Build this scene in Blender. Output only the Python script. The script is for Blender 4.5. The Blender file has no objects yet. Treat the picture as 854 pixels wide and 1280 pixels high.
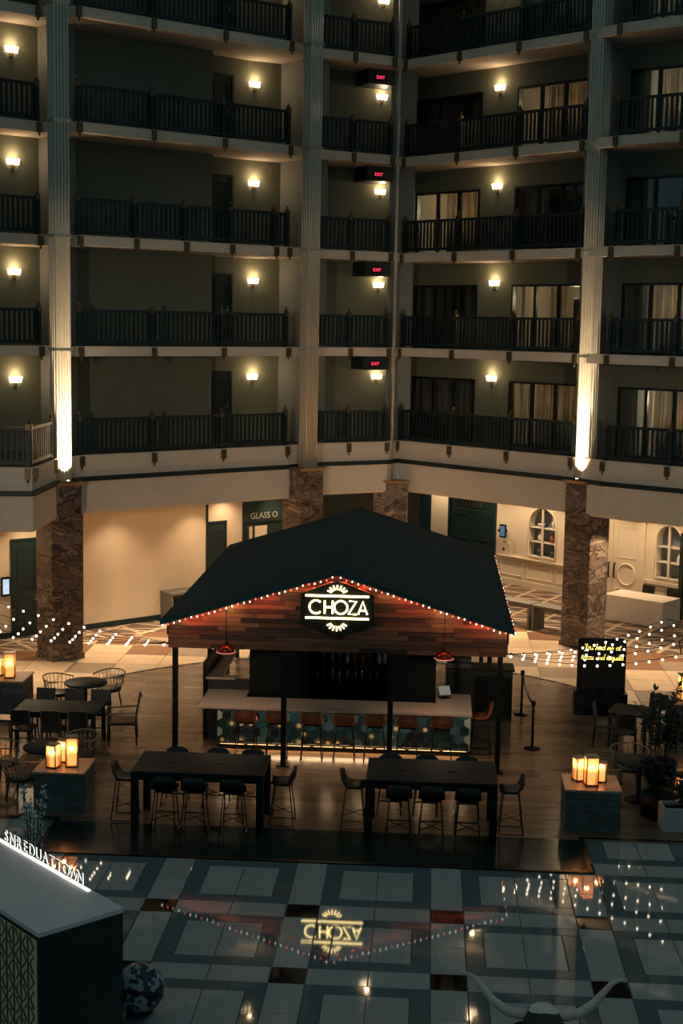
import bpy, bmesh, math, random
from mathutils import Vector, Matrix
random.seed(7)
PI = math.pi
scene = bpy.context.scene
COL = scene.collection

# ------------------------------------------------------------------ camera
CAM_F, CAM_P, CAM_R, CAM_Y = 1800.0, .12943, .01674, -.06044
fw = Vector((math.sin(CAM_Y)*math.cos(CAM_P), math.cos(CAM_Y)*math.cos(CAM_P), -math.sin(CAM_P)))
rt = Vector((math.cos(CAM_Y), -math.sin(CAM_Y), 0))
up = rt.cross(fw)
r2 = rt*math.cos(CAM_R)+up*math.sin(CAM_R)
u2 = -rt*math.sin(CAM_R)+up*math.cos(CAM_R)
cd = bpy.data.cameras.new('camera')
cd.sensor_fit = 'VERTICAL'; cd.sensor_height = 36.0; cd.lens = 36.0*CAM_F/1280.0
cd.clip_end = 400
cam = bpy.data.objects.new('camera', cd); COL.objects.link(cam)
m = Matrix.Identity(4)
for i in range(3):
    m[i][0] = r2[i]; m[i][1] = u2[i]; m[i][2] = -fw[i]
m[0][3], m[1][3], m[2][3] = 0, 0, 8.5
cam.matrix_world = m
scene.camera = cam

# ------------------------------------------------------------------ world and exposure
w = bpy.data.worlds.new('atrium_dusk'); scene.world = w; w.use_nodes = True
bg = w.node_tree.nodes['Background']
bg.inputs[0].default_value = (.60, .96, 1.0, 1); bg.inputs[1].default_value = .12
scene.view_settings.view_transform = 'Standard'
scene.view_settings.look = 'None'
scene.view_settings.exposure = 0.0
scene.view_settings.gamma = 1.0
scene.view_settings.use_curve_mapping = False

WARM = (1.0, .66, .36)
WARM2 = (1.0, .72, .45)
SCONCE_W, DOWN_W, COLUMN_W, LANTERN_W, PENDANT_W, BAR_W = 10, 140, 420, 7, 30, 22
EDGE_W, FLOOD_W = 520, 6500

# ------------------------------------------------------------------ helpers
def lin(c):
    def g(v):
        v /= 255.0
        return v/12.92 if v <= .04045 else ((v+.055)/1.055)**2.4
    return (g(c[0]), g(c[1]), g(c[2]), 1)

MATS = {}
def mat(name, col, rough=.6, metal=0.0, emit=None, estr=0.0, var=0.0, scale=6.0, bump=0.0, coat=0.0, spec=.5, rnd=0.0, stretch=None):
    """plain procedural material: base colour broken up by noise, optional per-piece random tone"""
    if name in MATS: return MATS[name]
    M = bpy.data.materials.new(name); M.use_nodes = True
    nt = M.node_tree; b = nt.nodes['Principled BSDF']
    b.inputs['Base Color'].default_value = col
    b.inputs['Roughness'].default_value = rough
    b.inputs['Metallic'].default_value = metal
    b.inputs['Specular IOR Level'].default_value = spec
    b.inputs['Coat Weight'].default_value = coat
    if emit:
        b.inputs['Emission Color'].default_value = (*emit, 1); b.inputs['Emission Strength'].default_value = estr
    if var or rnd or bump:
        tc = nt.nodes.new('ShaderNodeTexCoord'); nz = nt.nodes.new('ShaderNodeTexNoise')
        nz.inputs['Scale'].default_value = scale; nz.inputs['Detail'].default_value = 6
        src = tc.outputs['Object']
        if stretch:
            mp = nt.nodes.new('ShaderNodeMapping'); mp.inputs['Scale'].default_value = stretch
            nt.links.new(src, mp.inputs[0]); src = mp.outputs[0]
        nt.links.new(src, nz.inputs['Vector'])
        mr = nt.nodes.new('ShaderNodeMapRange')
        mr.inputs['From Min'].default_value = .3; mr.inputs['From Max'].default_value = .7
        mr.inputs['To Min'].default_value = 1-var; mr.inputs['To Max'].default_value = 1+var
        nt.links.new(nz.outputs['Fac'], mr.inputs['Value'])
        val = mr.outputs[0]
        if rnd:
            oi = nt.nodes.new('ShaderNodeObjectInfo'); ge = nt.nodes.new('ShaderNodeNewGeometry')
            ad = nt.nodes.new('ShaderNodeMath'); ad.operation = 'ADD'
            nt.links.new(oi.outputs['Random'], ad.inputs[0]); nt.links.new(ge.outputs['Random Per Island'], ad.inputs[1])
            fr = nt.nodes.new('ShaderNodeMath'); fr.operation = 'FRACT'; nt.links.new(ad.outputs[0], fr.inputs[0])
            m2 = nt.nodes.new('ShaderNodeMapRange'); m2.inputs['To Min'].default_value = 1-rnd; m2.inputs['To Max'].default_value = 1+rnd
            nt.links.new(fr.outputs[0], m2.inputs['Value'])
            mu = nt.nodes.new('ShaderNodeMath'); mu.operation = 'MULTIPLY'
            nt.links.new(val, mu.inputs[0]); nt.links.new(m2.outputs[0], mu.inputs[1]); val = mu.outputs[0]
        vm = nt.nodes.new('ShaderNodeVectorMath'); vm.operation = 'SCALE'
        vm.inputs[0].default_value = col[:3]; nt.links.new(val, vm.inputs['Scale'])
        nt.links.new(vm.outputs[0], b.inputs['Base Color'])
        if bump:
            bp = nt.nodes.new('ShaderNodeBump'); bp.inputs['Strength'].default_value = bump; bp.inputs['Distance'].default_value = .02
            nt.links.new(nz.outputs['Fac'], bp.inputs['Height']); nt.links.new(bp.outputs[0], b.inputs['Normal'])
    MATS[name] = M
    return M

def glass_mat(name, tint=(1, 1, 1), refl=.08, rough=.03):
    if name in MATS: return MATS[name]
    M = bpy.data.materials.new(name); M.use_nodes = True
    nt = M.node_tree; nt.nodes.clear()
    o = nt.nodes.new('ShaderNodeOutputMaterial'); mx = nt.nodes.new('ShaderNodeMixShader')
    t = nt.nodes.new('ShaderNodeBsdfTransparent'); t.inputs[0].default_value = (*tint, 1)
    g = nt.nodes.new('ShaderNodeBsdfGlossy'); g.inputs['Roughness'].default_value = rough
    mx.inputs[0].default_value = refl
    nt.links.new(t.outputs[0], mx.inputs[1]); nt.links.new(g.outputs[0], mx.inputs[2]); nt.links.new(mx.outputs[0], o.inputs[0])
    MATS[name] = M
    return M

class MB:
    """collects vertices and faces, optionally through a matrix"""
    def __init__(s, M=None): s.v = []; s.f = []; s.M = M; s.sm = []
    def add(s, vs, fs, smooth=False):
        o = len(s.v)
        for p in vs:
            p = Vector(p); s.v.append(s.M @ p if s.M else p)
        for f in fs: s.f.append([i+o for i in f]); s.sm.append(smooth)
        return s
    def box(s, x0, x1, y0, y1, z0, z1):
        return s.add([(x0,y0,z0),(x1,y0,z0),(x1,y1,z0),(x0,y1,z0),(x0,y0,z1),(x1,y0,z1),(x1,y1,z1),(x0,y1,z1)],
                     [(3,2,1,0),(4,5,6,7),(0,1,5,4),(1,2,6,5),(2,3,7,6),(3,0,4,7)])
    def prism(s, poly, z0, z1):
        n = len(poly)
        vs = [(p[0],p[1],z0) for p in poly]+[(p[0],p[1],z1) for p in poly]
        fs = [list(range(n))[::-1], list(range(n, 2*n))]+[(i,(i+1)%n,n+(i+1)%n,n+i) for i in range(n)]
        return s.add(vs, fs)
    def prismY(s, poly, y0, y1):
        """poly in x,z extruded along y"""
        n = len(poly)
        vs = [(p[0],y0,p[1]) for p in poly]+[(p[0],y1,p[1]) for p in poly]
        fs = [list(range(n)), list(range(n, 2*n))[::-1]]+[((i+1)%n,i,n+i,n+(i+1)%n) for i in range(n)]
        return s.add(vs, fs)
    def lathe(s, prof, n=12, c=(0,0,0), smooth=True):
        vs = []; fs = []
        for r, z in prof:
            for k in range(n):
                a = 2*PI*k/n; vs.append((c[0]+r*math.cos(a), c[1]+r*math.sin(a), c[2]+z))
        for i in range(len(prof)-1):
            for k in range(n):
                fs.append((i*n+k, i*n+(k+1)%n, (i+1)*n+(k+1)%n, (i+1)*n+k))
        fs.append(list(range(n))[::-1]); fs.append([(len(prof)-1)*n+k for k in range(n)])
        return s.add(vs, fs, smooth)
    def tube(s, pts, r, n=6, closed=False):
        pts = [Vector(p) for p in pts]; vs = []; fs = []; N = len(pts)
        prev = None
        for i, p in enumerate(pts):
            a = pts[i-1] if (i > 0 or closed) else p
            b = pts[(i+1) % N] if (i < N-1 or closed) else p
            t = (b-a).normalized() if (b-a).length > 1e-9 else Vector((0,0,1))
            ref = prev if prev is not None else (Vector((0,0,1)) if abs(t.z) < .9 else Vector((1,0,0)))
            x = ref - t*ref.dot(t)
            if x.length < 1e-6: x = Vector((0,1,0)) - t*t.y
            x.normalize(); y = t.cross(x); prev = x
            rr = r[i] if isinstance(r, (list, tuple)) else r
            for k in range(n):
                an = 2*PI*k/n; vs.append(p+x*math.cos(an)*rr+y*math.sin(an)*rr)
        M_ = N if closed else N-1
        for i in range(M_):
            j = (i+1) % N
            for k in range(n): fs.append((i*n+k, i*n+(k+1)%n, j*n+(k+1)%n, j*n+k))
        if not closed:
            fs.append(list(range(n))[::-1]); fs.append([(N-1)*n+k for k in range(n)])
        return s.add(vs, fs, True)
    def ball(s, c, r, nu=8, nv=6, sc=(1,1,1)):
        vs = []; fs = []
        for i in range(1, nv):
            t = PI*i/nv
            for k in range(nu):
                a = 2*PI*k/nu
                vs.append((c[0]+r*sc[0]*math.sin(t)*math.cos(a), c[1]+r*sc[1]*math.sin(t)*math.sin(a), c[2]-r*sc[2]*math.cos(t)))
        b = len(vs); vs += [(c[0],c[1],c[2]-r*sc[2]), (c[0],c[1],c[2]+r*sc[2])]
        for i in range(nv-2):
            for k in range(nu): fs.append((i*nu+k, i*nu+(k+1)%nu, (i+1)*nu+(k+1)%nu, (i+1)*nu+k))
        for k in range(nu):
            fs.append((b, (k+1)%nu, k)); fs.append((b+1, (nv-2)*nu+k, (nv-2)*nu+(k+1)%nu))
        return s.add(vs, fs, True)
    def mesh(s, name):
        me = bpy.data.meshes.new(name); me.from_pydata([tuple(v) for v in s.v], [], s.f)
        if any(s.sm): me.polygons.foreach_set('use_smooth', s.sm)
        me.update(); return me
    def build(s, name, material, parent=None, loc=None, bevel=0, label=None):
        o = bpy.data.objects.new(name, s.mesh(name)); COL.objects.link(o)
        if material: o.data.materials.append(material)
        if parent: o.parent = parent
        if loc: o.location = loc
        if bevel:
            bm = o.modifiers.new('bevel', 'BEVEL'); bm.width = bevel; bm.segments = 2; bm.limit_method = 'ANGLE'
        if label: o['label'] = label
        return o

def inst(me, name, parent=None, loc=(0,0,0), rot=(0,0,0), scale=(1,1,1)):
    o = bpy.data.objects.new(name, me); COL.objects.link(o)
    o.parent = parent; o.location = loc; o.rotation_euler = rot; o.scale = scale
    return o

def thing(name, label, cat, loc=(0,0,0), rz=0, group=None):
    o = bpy.data.objects.new(name, None); COL.objects.link(o)
    o.empty_display_size = .1; o.location = loc; o.rotation_euler = (0,0,rz)
    o['label'] = label; o['category'] = cat
    if group: o['group'] = group
    return o
def tag(o, label, cat, group=None):
    o['label'] = label; o['category'] = cat
    if group: o['group'] = group
    return o
def struct(o, label=None, cat=None):
    o['kind'] = 'structure'
    if label: o['label'] = label
    if cat: o['category'] = cat
    return o
def copy_tree(o, parent=None):
    c = o.copy(); COL.objects.link(c); c.parent = parent
    for ch in list(o.children): copy_tree(ch, c)
    return c
def place(o, loc, rz, label=None, group=None):
    o.location = loc; o.rotation_euler = (0,0,rz)
    if label: o['label'] = label
    if group: o['group'] = group
    return o

def point(name, loc, power, col=WARM, r=.05, parent=None):
    l = bpy.data.lights.new(name, 'POINT'); l.energy = power; l.color = col; l.shadow_soft_size = r
    o = bpy.data.objects.new(name, l); COL.objects.link(o); o.location = loc
    if parent: o.parent = parent
    return o
def spot(name, loc, target, power, ang, blend=.6, col=WARM, r=.06):
    l = bpy.data.lights.new(name, 'SPOT'); l.energy = power; l.color = col; l.shadow_soft_size = r
    l.spot_size = math.radians(ang); l.spot_blend = blend
    o = bpy.data.objects.new(name, l); COL.objects.link(o); o.location = loc
    o.rotation_euler = (Vector(target)-Vector(loc)).to_track_quat('-Z', 'Y').to_euler()
    return o

def frame(P0, deg):
    """local (s, d, z): s along the wall, d back into the wall"""
    return Matrix.Translation((P0[0], P0[1], 0)) @ Matrix.Rotation(math.radians(deg), 4, 'Z')

def text_mesh(body, size, ext, name):
    cu = bpy.data.curves.new(name, 'FONT'); cu.body = body; cu.size = size; cu.extrude = ext
    cu.align_x = 'CENTER'; cu.align_y = 'CENTER'; cu.resolution_u = 3
    o = bpy.data.objects.new(name, cu); COL.objects.link(o)
    me = bpy.data.meshes.new_from_object(o)
    bpy.data.objects.remove(o); bpy.data.curves.remove(cu)
    me.name = name
    return me

# unseen warm floods added on the opposite side to brighten the lower facade
spot('added_flood', (-7, 1.0, 9.0), (-5.5, 39, 4.6), FLOOD_W, 27, 1.0, (1,.74,.52), .25)
spot('added_flood', (7, 1.0, 9.0), (1.8, 40, 4.6), FLOOD_W, 27, 1.0, (1,.74,.52), .25)

# ------------------------------------------------------------------ materials
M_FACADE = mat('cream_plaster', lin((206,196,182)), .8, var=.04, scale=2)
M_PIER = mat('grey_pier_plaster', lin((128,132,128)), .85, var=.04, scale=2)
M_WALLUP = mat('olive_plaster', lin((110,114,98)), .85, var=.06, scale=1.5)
M_CREAM = mat('cream_wall', lin((214,196,168)), .75, var=.03, scale=1.2)
M_PANEL = mat('cream_panelling', lin((224,210,186)), .55, var=.02, scale=3)
M_DARKG = mat('dark_green_paint', lin((22,44,44)), .45, var=.15, scale=8)
M_RAIL = mat('black_green_metal', lin((14,36,38)), .5, var=.15, scale=9)
M_GOLD = mat('aged_gold', lin((104,88,62)), .4, .6, var=.2, scale=20)
M_BLACK = mat('matt_black', lin((6,16,18)), .5, spec=.25, var=.2, scale=10)
M_BLKGLOSS = mat('satin_black', lin((6,15,18)), .35, spec=.3, var=.15, scale=5)
M_CARPUP = mat('corridor_carpet', lin((38,44,44)), .95, var=.25, scale=14)
M_COLUMN = mat('champagne_column', lin((186,182,168)), .32, .25, var=.05, scale=3)
M_STEEL = mat('brushed_steel', lin((150,150,148)), .3, .9)
M_GLASSWIN = glass_mat('window_glass', (.8,.86,.86), .10, .02)
M_CANDGLASS = glass_mat('lantern_glass', (1,.9,.8), .35, .05)
_n = M_CANDGLASS.node_tree; _g = [x for x in _n.nodes if x.type == 'BSDF_GLOSSY'][0]; _t = _n.nodes.new('ShaderNodeBsdfTranslucent'); _t.inputs[0].default_value = (.9,.62,.42,1)
_n.links.new(_t.outputs[0], [x for x in _n.nodes if x.type == 'MIX_SHADER'][0].inputs[2])

def curtain_mat():
    M = bpy.data.materials.new('sheer_curtain'); M.use_nodes = True; nt = M.node_tree; nt.nodes.clear()
    o = nt.nodes.new('ShaderNodeOutputMaterial'); mx = nt.nodes.new('ShaderNodeMixShader'); mx.inputs[0].default_value = .55
    d = nt.nodes.new('ShaderNodeBsdfDiffuse'); t = nt.nodes.new('ShaderNodeBsdfTranslucent')
    tc = nt.nodes.new('ShaderNodeTexCoord'); mp = nt.nodes.new('ShaderNodeMapping'); mp.inputs['Scale'].default_value = (14,14,.6)
    nz = nt.nodes.new('ShaderNodeTexNoise'); nz.inputs['Scale'].default_value = 1.0
    rp = nt.nodes.new('ShaderNodeValToRGB'); rp.color_ramp.elements[0].color = lin((150,138,122)); rp.color_ramp.elements[1].color = lin((214,200,178))
    rp.color_ramp.elements[0].position = .35; rp.color_ramp.elements[1].position = .65
    nt.links.new(tc.outputs['Object'], mp.inputs[0]); nt.links.new(mp.outputs[0], nz.inputs['Vector']); nt.links.new(nz.outputs['Fac'], rp.inputs[0])
    nt.links.new(rp.outputs[0], d.inputs[0]); nt.links.new(rp.outputs[0], t.inputs[0])
    nt.links.new(d.outputs[0], mx.inputs[1]); nt.links.new(t.outputs[0], mx.inputs[2]); nt.links.new(mx.outputs[0], o.inputs[0])
    return M
M_CURT = curtain_mat()

def marble_mat():
    M = bpy.data.materials.new('veined_marble'); M.use_nodes = True; nt = M.node_tree; b = nt.nodes['Principled BSDF']
    tc = nt.nodes.new('ShaderNodeTexCoord'); oi = nt.nodes.new('ShaderNodeObjectInfo')
    mp = nt.nodes.new('ShaderNodeMapping'); mp.inputs['Scale'].default_value = (1.3,1.3,2.6); mp.inputs['Rotation'].default_value = (.35,.25,0)
    mul = nt.nodes.new('ShaderNodeVectorMath'); mul.operation = 'SCALE'; mul.inputs[0].default_value = (7,5,3)
    nt.links.new(oi.outputs['Random'], mul.inputs['Scale'])
    ad = nt.nodes.new('ShaderNodeVectorMath'); nt.links.new(tc.outputs['Object'], ad.inputs[0]); nt.links.new(mul.outputs[0], ad.inputs[1])
    nt.links.new(ad.outputs[0], mp.inputs[0])
    wv = nt.nodes.new('ShaderNodeTexNoise'); wv.inputs['Scale'].default_value = .8; wv.inputs['Detail'].default_value = 4; wv.inputs['Distortion'].default_value = 1.6
    nt.links.new(mp.outputs[0], wv.inputs['Vector'])
    rp = nt.nodes.new('ShaderNodeValToRGB'); e = rp.color_ramp.elements
    e[0].position = .30; e[0].color = lin((56,48,44)); e[1].position = .72; e[1].color = lin((168,148,128))
    for p, c in ((.42,(112,94,82)), (.49,(58,50,46)), (.54,(138,118,102)), (.62,(90,78,70))):
        x = e.new(p); x.color = lin(c)
    nt.links.new(wv.outputs['Fac'], rp.inputs[0]); nt.links.new(rp.outputs[0], b.inputs['Base Color'])
    b.inputs['Roughness'].default_value = .25
    return M
M_MARBLE = marble_mat()

def carpet_mat():
    """lobby carpet: diamond lattice of pale lines on brown, with a second offset lattice"""
    M = bpy.data.materials.new('lattice_carpet'); M.use_nodes = True; nt = M.node_tree; b = nt.nodes['Principled BSDF']
    tc = nt.nodes.new('ShaderNodeTexCoord')
    def lattice(rot, scl, off):
        mp = nt.nodes.new('ShaderNodeMapping'); mp.inputs['Rotation'].default_value = (0,0,rot); mp.inputs['Scale'].default_value = scl; mp.inputs['Location'].default_value = off
        nt.links.new(tc.outputs['Object'], mp.inputs[0])
        br = nt.nodes.new('ShaderNodeTexBrick'); br.offset = 0.0
        br.inputs['Scale'].default_value = 1; br.inputs['Mortar Size'].default_value = .06; br.inputs['Mortar Smooth'].default_value = .1
        br.inputs['Brick Width'].default_value = 1; br.inputs['Row Height'].default_value = 1
        br.inputs['Color1'].default_value = lin((92,74,60)); br.inputs['Color2'].default_value = lin((74,60,50)); br.inputs['Mortar'].default_value = lin((176,154,128))
        nt.links.new(mp.outputs[0], br.inputs['Vector']); return br
    a = lattice(.35, (.9,1.25,1), (0,0,0)); c = lattice(1.2, (.75,1.6,1), (.3,.2,0))
    mx = nt.nodes.new('ShaderNodeMix'); mx.data_type = 'RGBA'; mx.blend_type = 'LIGHTEN'; mx.inputs['Factor'].default_value = .75
    nt.links.new(a.outputs['Color'], mx.inputs['A']); nt.links.new(c.outputs['Color'], mx.inputs['B'])
    nt.links.new(mx.outputs['Result'], b.inputs['Base Color']); b.inputs['Roughness'].default_value = .95
    return M
M_CARPET = carpet_mat()

# ------------------------------------------------------------------ floors
FL = [5.10, 7.85, 10.60, 13.35, 16.10, 18.85]        # balcony slab tops
SOFF = 3.65
flo = struct(MB().box(-60,60,-12,62,-.3,-.012).build('floor', mat('grout_floor', lin((70,72,72)), .5, var=.1, scale=3)), 'stone and timber floor of the hotel atrium')

# polished plaza tiles
TP, TX, TY, TSX, TSY = 2.1107, -4.0417, 20.276, .483, .467
M_TL = mat('pale_stone_tile', lin((180,180,178)), .035, var=.07, scale=5, rnd=.04, spec=.6)
M_TB = mat('bluegrey_stone_tile', lin((102,116,120)), .035, var=.1, scale=5, rnd=.05, spec=.6)
M_TK = mat('black_stone_tile', lin((24,22,22)), .035, var=.2, scale=5, spec=.6)
TILE_CACHE = {}
def tile(wx, wy, x, y, material, parent, nm='tile', top=0.0, gap=.012):
    k = (round(wx,3), round(wy,3), material.name)
    if k not in TILE_CACHE:
        b = MB(); hx, hy, c = wx/2-gap/2, wy/2-gap/2, .006
        b.add([(-hx,-hy,-.012),(hx,-hy,-.012),(hx,hy,-.012),(-hx,hy,-.012),(-hx,-hy,-c),(hx,-hy,-c),(hx,hy,-c),(-hx,hy,-c),
               (-hx+c,-hy+c,0),(hx-c,-hy+c,0),(hx-c,hy-c,0),(-hx+c,hy-c,0)],
              [(0,1,5,4),(1,2,6,5),(2,3,7,6),(3,0,4,7),(4,5,9,8),(5,6,10,9),(6,7,11,10),(7,4,8,11),(8,9,10,11)])
        TILE_CACHE[k] = b.mesh('tile'); TILE_CACHE[k].materials.append(material)
    return inst(TILE_CACHE[k], nm, parent, (x, y, top))
IW, IH, FR = TP-TSX, TP-TSY, .26
def covered(x, y):     # deck lies over these
    if y > 23.75: return True
    return -6.1 < x < 2.6 and y > 22.2
for j in range(-2, 4):
    for i in range(-2, 6):
        bx, by = TX+i*TP, TY-j*TP                      # upper-left corner of the black tile
        if by < 14.4 or (by-TP > 22.5 and -6 < bx < 1): continue
        items = [(TSX, TSY, bx+TSX/2, by-TSY/2, M_TK)]
        for k in range(2):
            items.append((IW/2, TSY, bx+TSX+IW*(k+.5)/2, by-TSY/2, M_TL))
            items.append((TSX, IH/2, bx+TSX/2, by-TSY-IH*(k+.5)/2, M_TL))
            items.append(((IW-2*FR)/2, IH-2*FR, bx+TSX+FR+(IW-2*FR)*(k+.5)/2, by-TSY-IH/2, M_TL))
        cx, cy = bx+TSX+IW/2, by-TSY-IH/2
        items += [(IW, FR, cx, by-TSY-FR/2, M_TB), (IW, FR, cx, by-TP+FR/2, M_TB),
                  (FR, IH-2*FR, bx+TSX+FR/2, cy, M_TB), (FR, IH-2*FR, bx+TP-FR/2, cy, M_TB)]
        for (wx, wy, x, y, mm) in items:
            if not covered(x, y) and -8.5 < x < 7.5: tile(wx, wy, x, y, mm, flo)

# beige stone band behind the deck
M_BS = mat('beige_stone_tile', lin((196,170,138)), .3, var=.12, scale=2, rnd=.10, spec=.5)
M_BR = mat('brown_stone_tile', lin((118,84,62)), .3, var=.15, scale=3, rnd=.1)
M_GS = mat('taupe_stone_tile', lin((140,120,100)), .3, var=.15, scale=3, rnd=.1)
DC, DR = (-1.75, 29.0), 7.2
def deck_half(y):
    return math.sqrt(max(0, DR*DR-(y-DC[1])**2))
def carpet_dist(x, y):      # > 0 : under the carpet
    a = math.radians(42)
    l = -(x+9.3)*math.sin(a)+(y-36.9)*math.cos(a)
    r = (x-4.4)*math.sin(a)+(y-39.4)*math.cos(a)
    return max(l, r)
G = 1.055
for a in range(-11, 9):
    for b in range(27, 40):
        x, y = (a+.5)*G-.3, (b+.5)*G
        cd_ = carpet_dist(x, y)
        if cd_ > .7: continue
        if y < 30.0: continue
        if math.hypot(x-DC[0], y-DC[1]) < DR-.8 and y < 36.5: continue
        if -4.5 < x < 1.2 and y < 37: continue
        mm = M_BR if (-.75 < cd_ < .1) else (M_BR if (a % 4 == 1 and b % 4 == 2) else (M_GS if (a+b) % 4 == 0 else M_BS))
        tile(G, G, x, y, mm, flo, top=-.002)

# carpet
a42 = math.radians(42)
def offp(P, deg, s, d):
    c, n = math.cos(math.radians(deg)), math.sin(math.radians(deg))
    return (P[0]+c*s-n*d, P[1]+n*s+c*d)
cl = offp((-9.3,36.9), 42, -7, 0)
ix = Vector((-1.96, 43.5))
cr = offp((4.4,39.4), -42, 9, 0)
# intersection of the two carpet lines
d1 = Vector((math.cos(a42), math.sin(a42))); p1 = Vector((-9.3,36.9)); p2 = Vector((4.4,39.4)); d2 = Vector((-math.cos(a42), math.sin(a42)))
den = d1.x*d2.y-d1.y*d2.x; t_ = ((p2-p1).x*d2.y-(p2-p1).y*d2.x)/den
cx_ = p1+d1*t_
struct(MB().prism([cl, tuple(cx_), cr, (14,58), (-18,58)], -.01, .006).build('floor_carpet', M_CARPET), 'brown lobby carpet with a pale diamond lattice')

# timber deck
def wood_mat(name, c, var, rnd, rough):
    return mat(name, c, rough, var=var, scale=3.0, rnd=rnd, stretch=(1.2,14,14), spec=.45)
M_WOOD = wood_mat('brown_plank', lin((116,94,74)), .28, .30, .22)
M_WOODD = wood_mat('dark_plank', lin((22,46,44)), .25, .2, .16)
deck = struct(MB().prism([(-12.5,23.5),(-6.2,23.5),(-6.2,21.95),(2.7,21.95),(2.7,23.5),(9,23.5),(9,30.4)] +
      [(DC[0]+DR*math.cos(a), DC[1]+DR*math.sin(a)) for a in [math.radians(x) for x in range(12,169,6)]] + [(-12.5,30.4)], -.012, .004).build('floor_deck', M_BLACK), 'timber deck floor under the bar and tables')
planks = []; PWD = .235
y = 21.99; row = 0
while y < 36.1:
    yc = y+PWD/2; dark = yc < 23.42
    if yc < 23.5: xa, xb = -6.17, 2.67
    elif yc < 30.4: xa, xb = -12.4, 8.9
    else: xa, xb = DC[0]-deck_half(yc), DC[0]+deck_half(yc)
    x = xa - random.uniform(0, 2.2)
    while x < xb:
        L = 2.4 if not dark else 3.0
        p0, p1_ = max(x, xa), min(x+L, xb)
        if p1_-p0 > .08: planks.append((p0, p1_, yc, dark))
        x += L
    y += PWD; row += 1
def plank_rank(p):
    vis = 0 if (-8.6+.0 < (p[0]+p[1])/2 < 5.6) else 5
    hid = 4 if (-4.4 < (p[0]+p[1])/2 < 1 and p[2] > 28) else 0
    return vis+hid+p[2]*.02
planks.sort(key=plank_rank)
PL_CACHE = {}
restw = MB()
for n_, (p0, p1_, yc, dark) in enumerate(planks):
    L = p1_-p0
    if n_ < 300:
        k = (round(L,2), dark)
        if k not in PL_CACHE:
            PL_CACHE[k] = MB().box(-L/2+.003, L/2-.003, -PWD/2+.003, PWD/2-.003, -.008, .008).mesh('plank')
            PL_CACHE[k].materials.append(M_WOODD if dark else M_WOOD)
        inst(PL_CACHE[k], 'plank', deck, ((p0+p1_)/2, yc, .006+random.uniform(-.0008,.0008)))
    else:
        restw.box(p0+.003, p1_-.003, yc-PWD/2+.003, yc+PWD/2-.003, -.002, .014)
o = restw.build('planking', M_WOOD, deck); o['kind'] = 'stuff'
# dark metal edging of the deck
for nm, pts in (('edging', [(-12.5,23.5),(-6.2,23.5),(-6.2,21.95),(2.7,21.95),(2.7,23.5),(9,23.5)]),
                ('edging', [(DC[0]+(DR+.02)*math.cos(math.radians(x)), DC[1]+(DR+.02)*math.sin(math.radians(x))) for x in range(12,169,4)])):
    b = MB()
    for i in range(len(pts)-1):
        p, q = Vector(pts[i]), Vector(pts[i+1]); t = (q-p).normalized(); n = Vector((-t.y,t.x))*.035; e = t*.03
        b.prism([tuple(p-n-e), tuple(q-n+e), tuple(q+n+e), tuple(p+n-e)], -.01, .022)
    b.build(nm, M_BLKGLOSS, deck)

# ------------------------------------------------------------------ balcony slabs and fascias
A0, B0, C0, D0 = (-8.8,35.9), (-3.38,41.1), (-.97,42.9), (4.52,37.7)
AA, BA, CA, DA = 42, 31, -42, -36
A1 = offp(A0, AA, 6.5, 0); B1 = offp(B0, BA, 2.5, 0); C1 = offp(C0, CA, 6.5, 0); D1 = offp(D0, DA, 6, 0)
E1 = (-9.75, 36.0); E0 = offp(E1, 43, -5, 0)
EL = [(-16,31.7), (-9.15,32.6), (-9.2,34.95)]
front_up = [E0, E1, A0, A1, B0, B1, C0, C1, D0, D1]
front_l1 = EL + [A0, A1, B0, B1, C0, C1, D0, D1]
backp = [(13,56), (-16,56)]
def inset_poly(front, d):
    return [(p[0], p[1]+d) for p in front]+backp
LVN = ['first', 'second', 'third', 'fourth', 'fifth', 'sixth']
for i, z in enumerate(FL):
    f = front_l1 if i == 0 else front_up
    top = z; bot = z-.25 if i else z-.42
    o = struct(MB().prism(f+backp, bot, top).build('balcony_slab', M_FACADE), 'pale concrete edge slab of the %s balcony level' % LVN[i])
    c = MB().prism(inset_poly(f, .25), top-.002, top+.008).build('carpet_layer', M_CARPUP, o)
# deep fascia below the first balcony: band, dark stripe, lower band
def fascia(front, z0, z1, out, matl, nm):
    b = MB()
    for i in range(len(front)-1):
        p, q = Vector(front[i]), Vector(front[i+1]); t = (q-p).normalized(); n = Vector((t.y,-t.x))
        b.prism([tuple(p+n*out), tuple(q+n*out), tuple(q-n*.25), tuple(p-n*.25)], z0, z1)
    return b.build(nm, matl)
trim1 = struct(fascia(front_l1, SOFF, 4.44, .02, M_FACADE, 'trim_1'), 'pale lower fascia band above the lobby')
trim2 = struct(fascia(front_l1, 4.44, 4.56, .07, M_RAIL, 'trim_2'), 'dark moulding running around the lobby fascia')
trim3 = struct(fascia(front_l1, 4.56, 4.69, .0, M_FACADE, 'trim_3'), 'pale upper fascia band under the first balcony')
struct(MB().prism(front_l1+backp, SOFF-.05, SOFF+.02).build('ceiling', M_CREAM), 'cream soffit over the lobby walkway')

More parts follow.
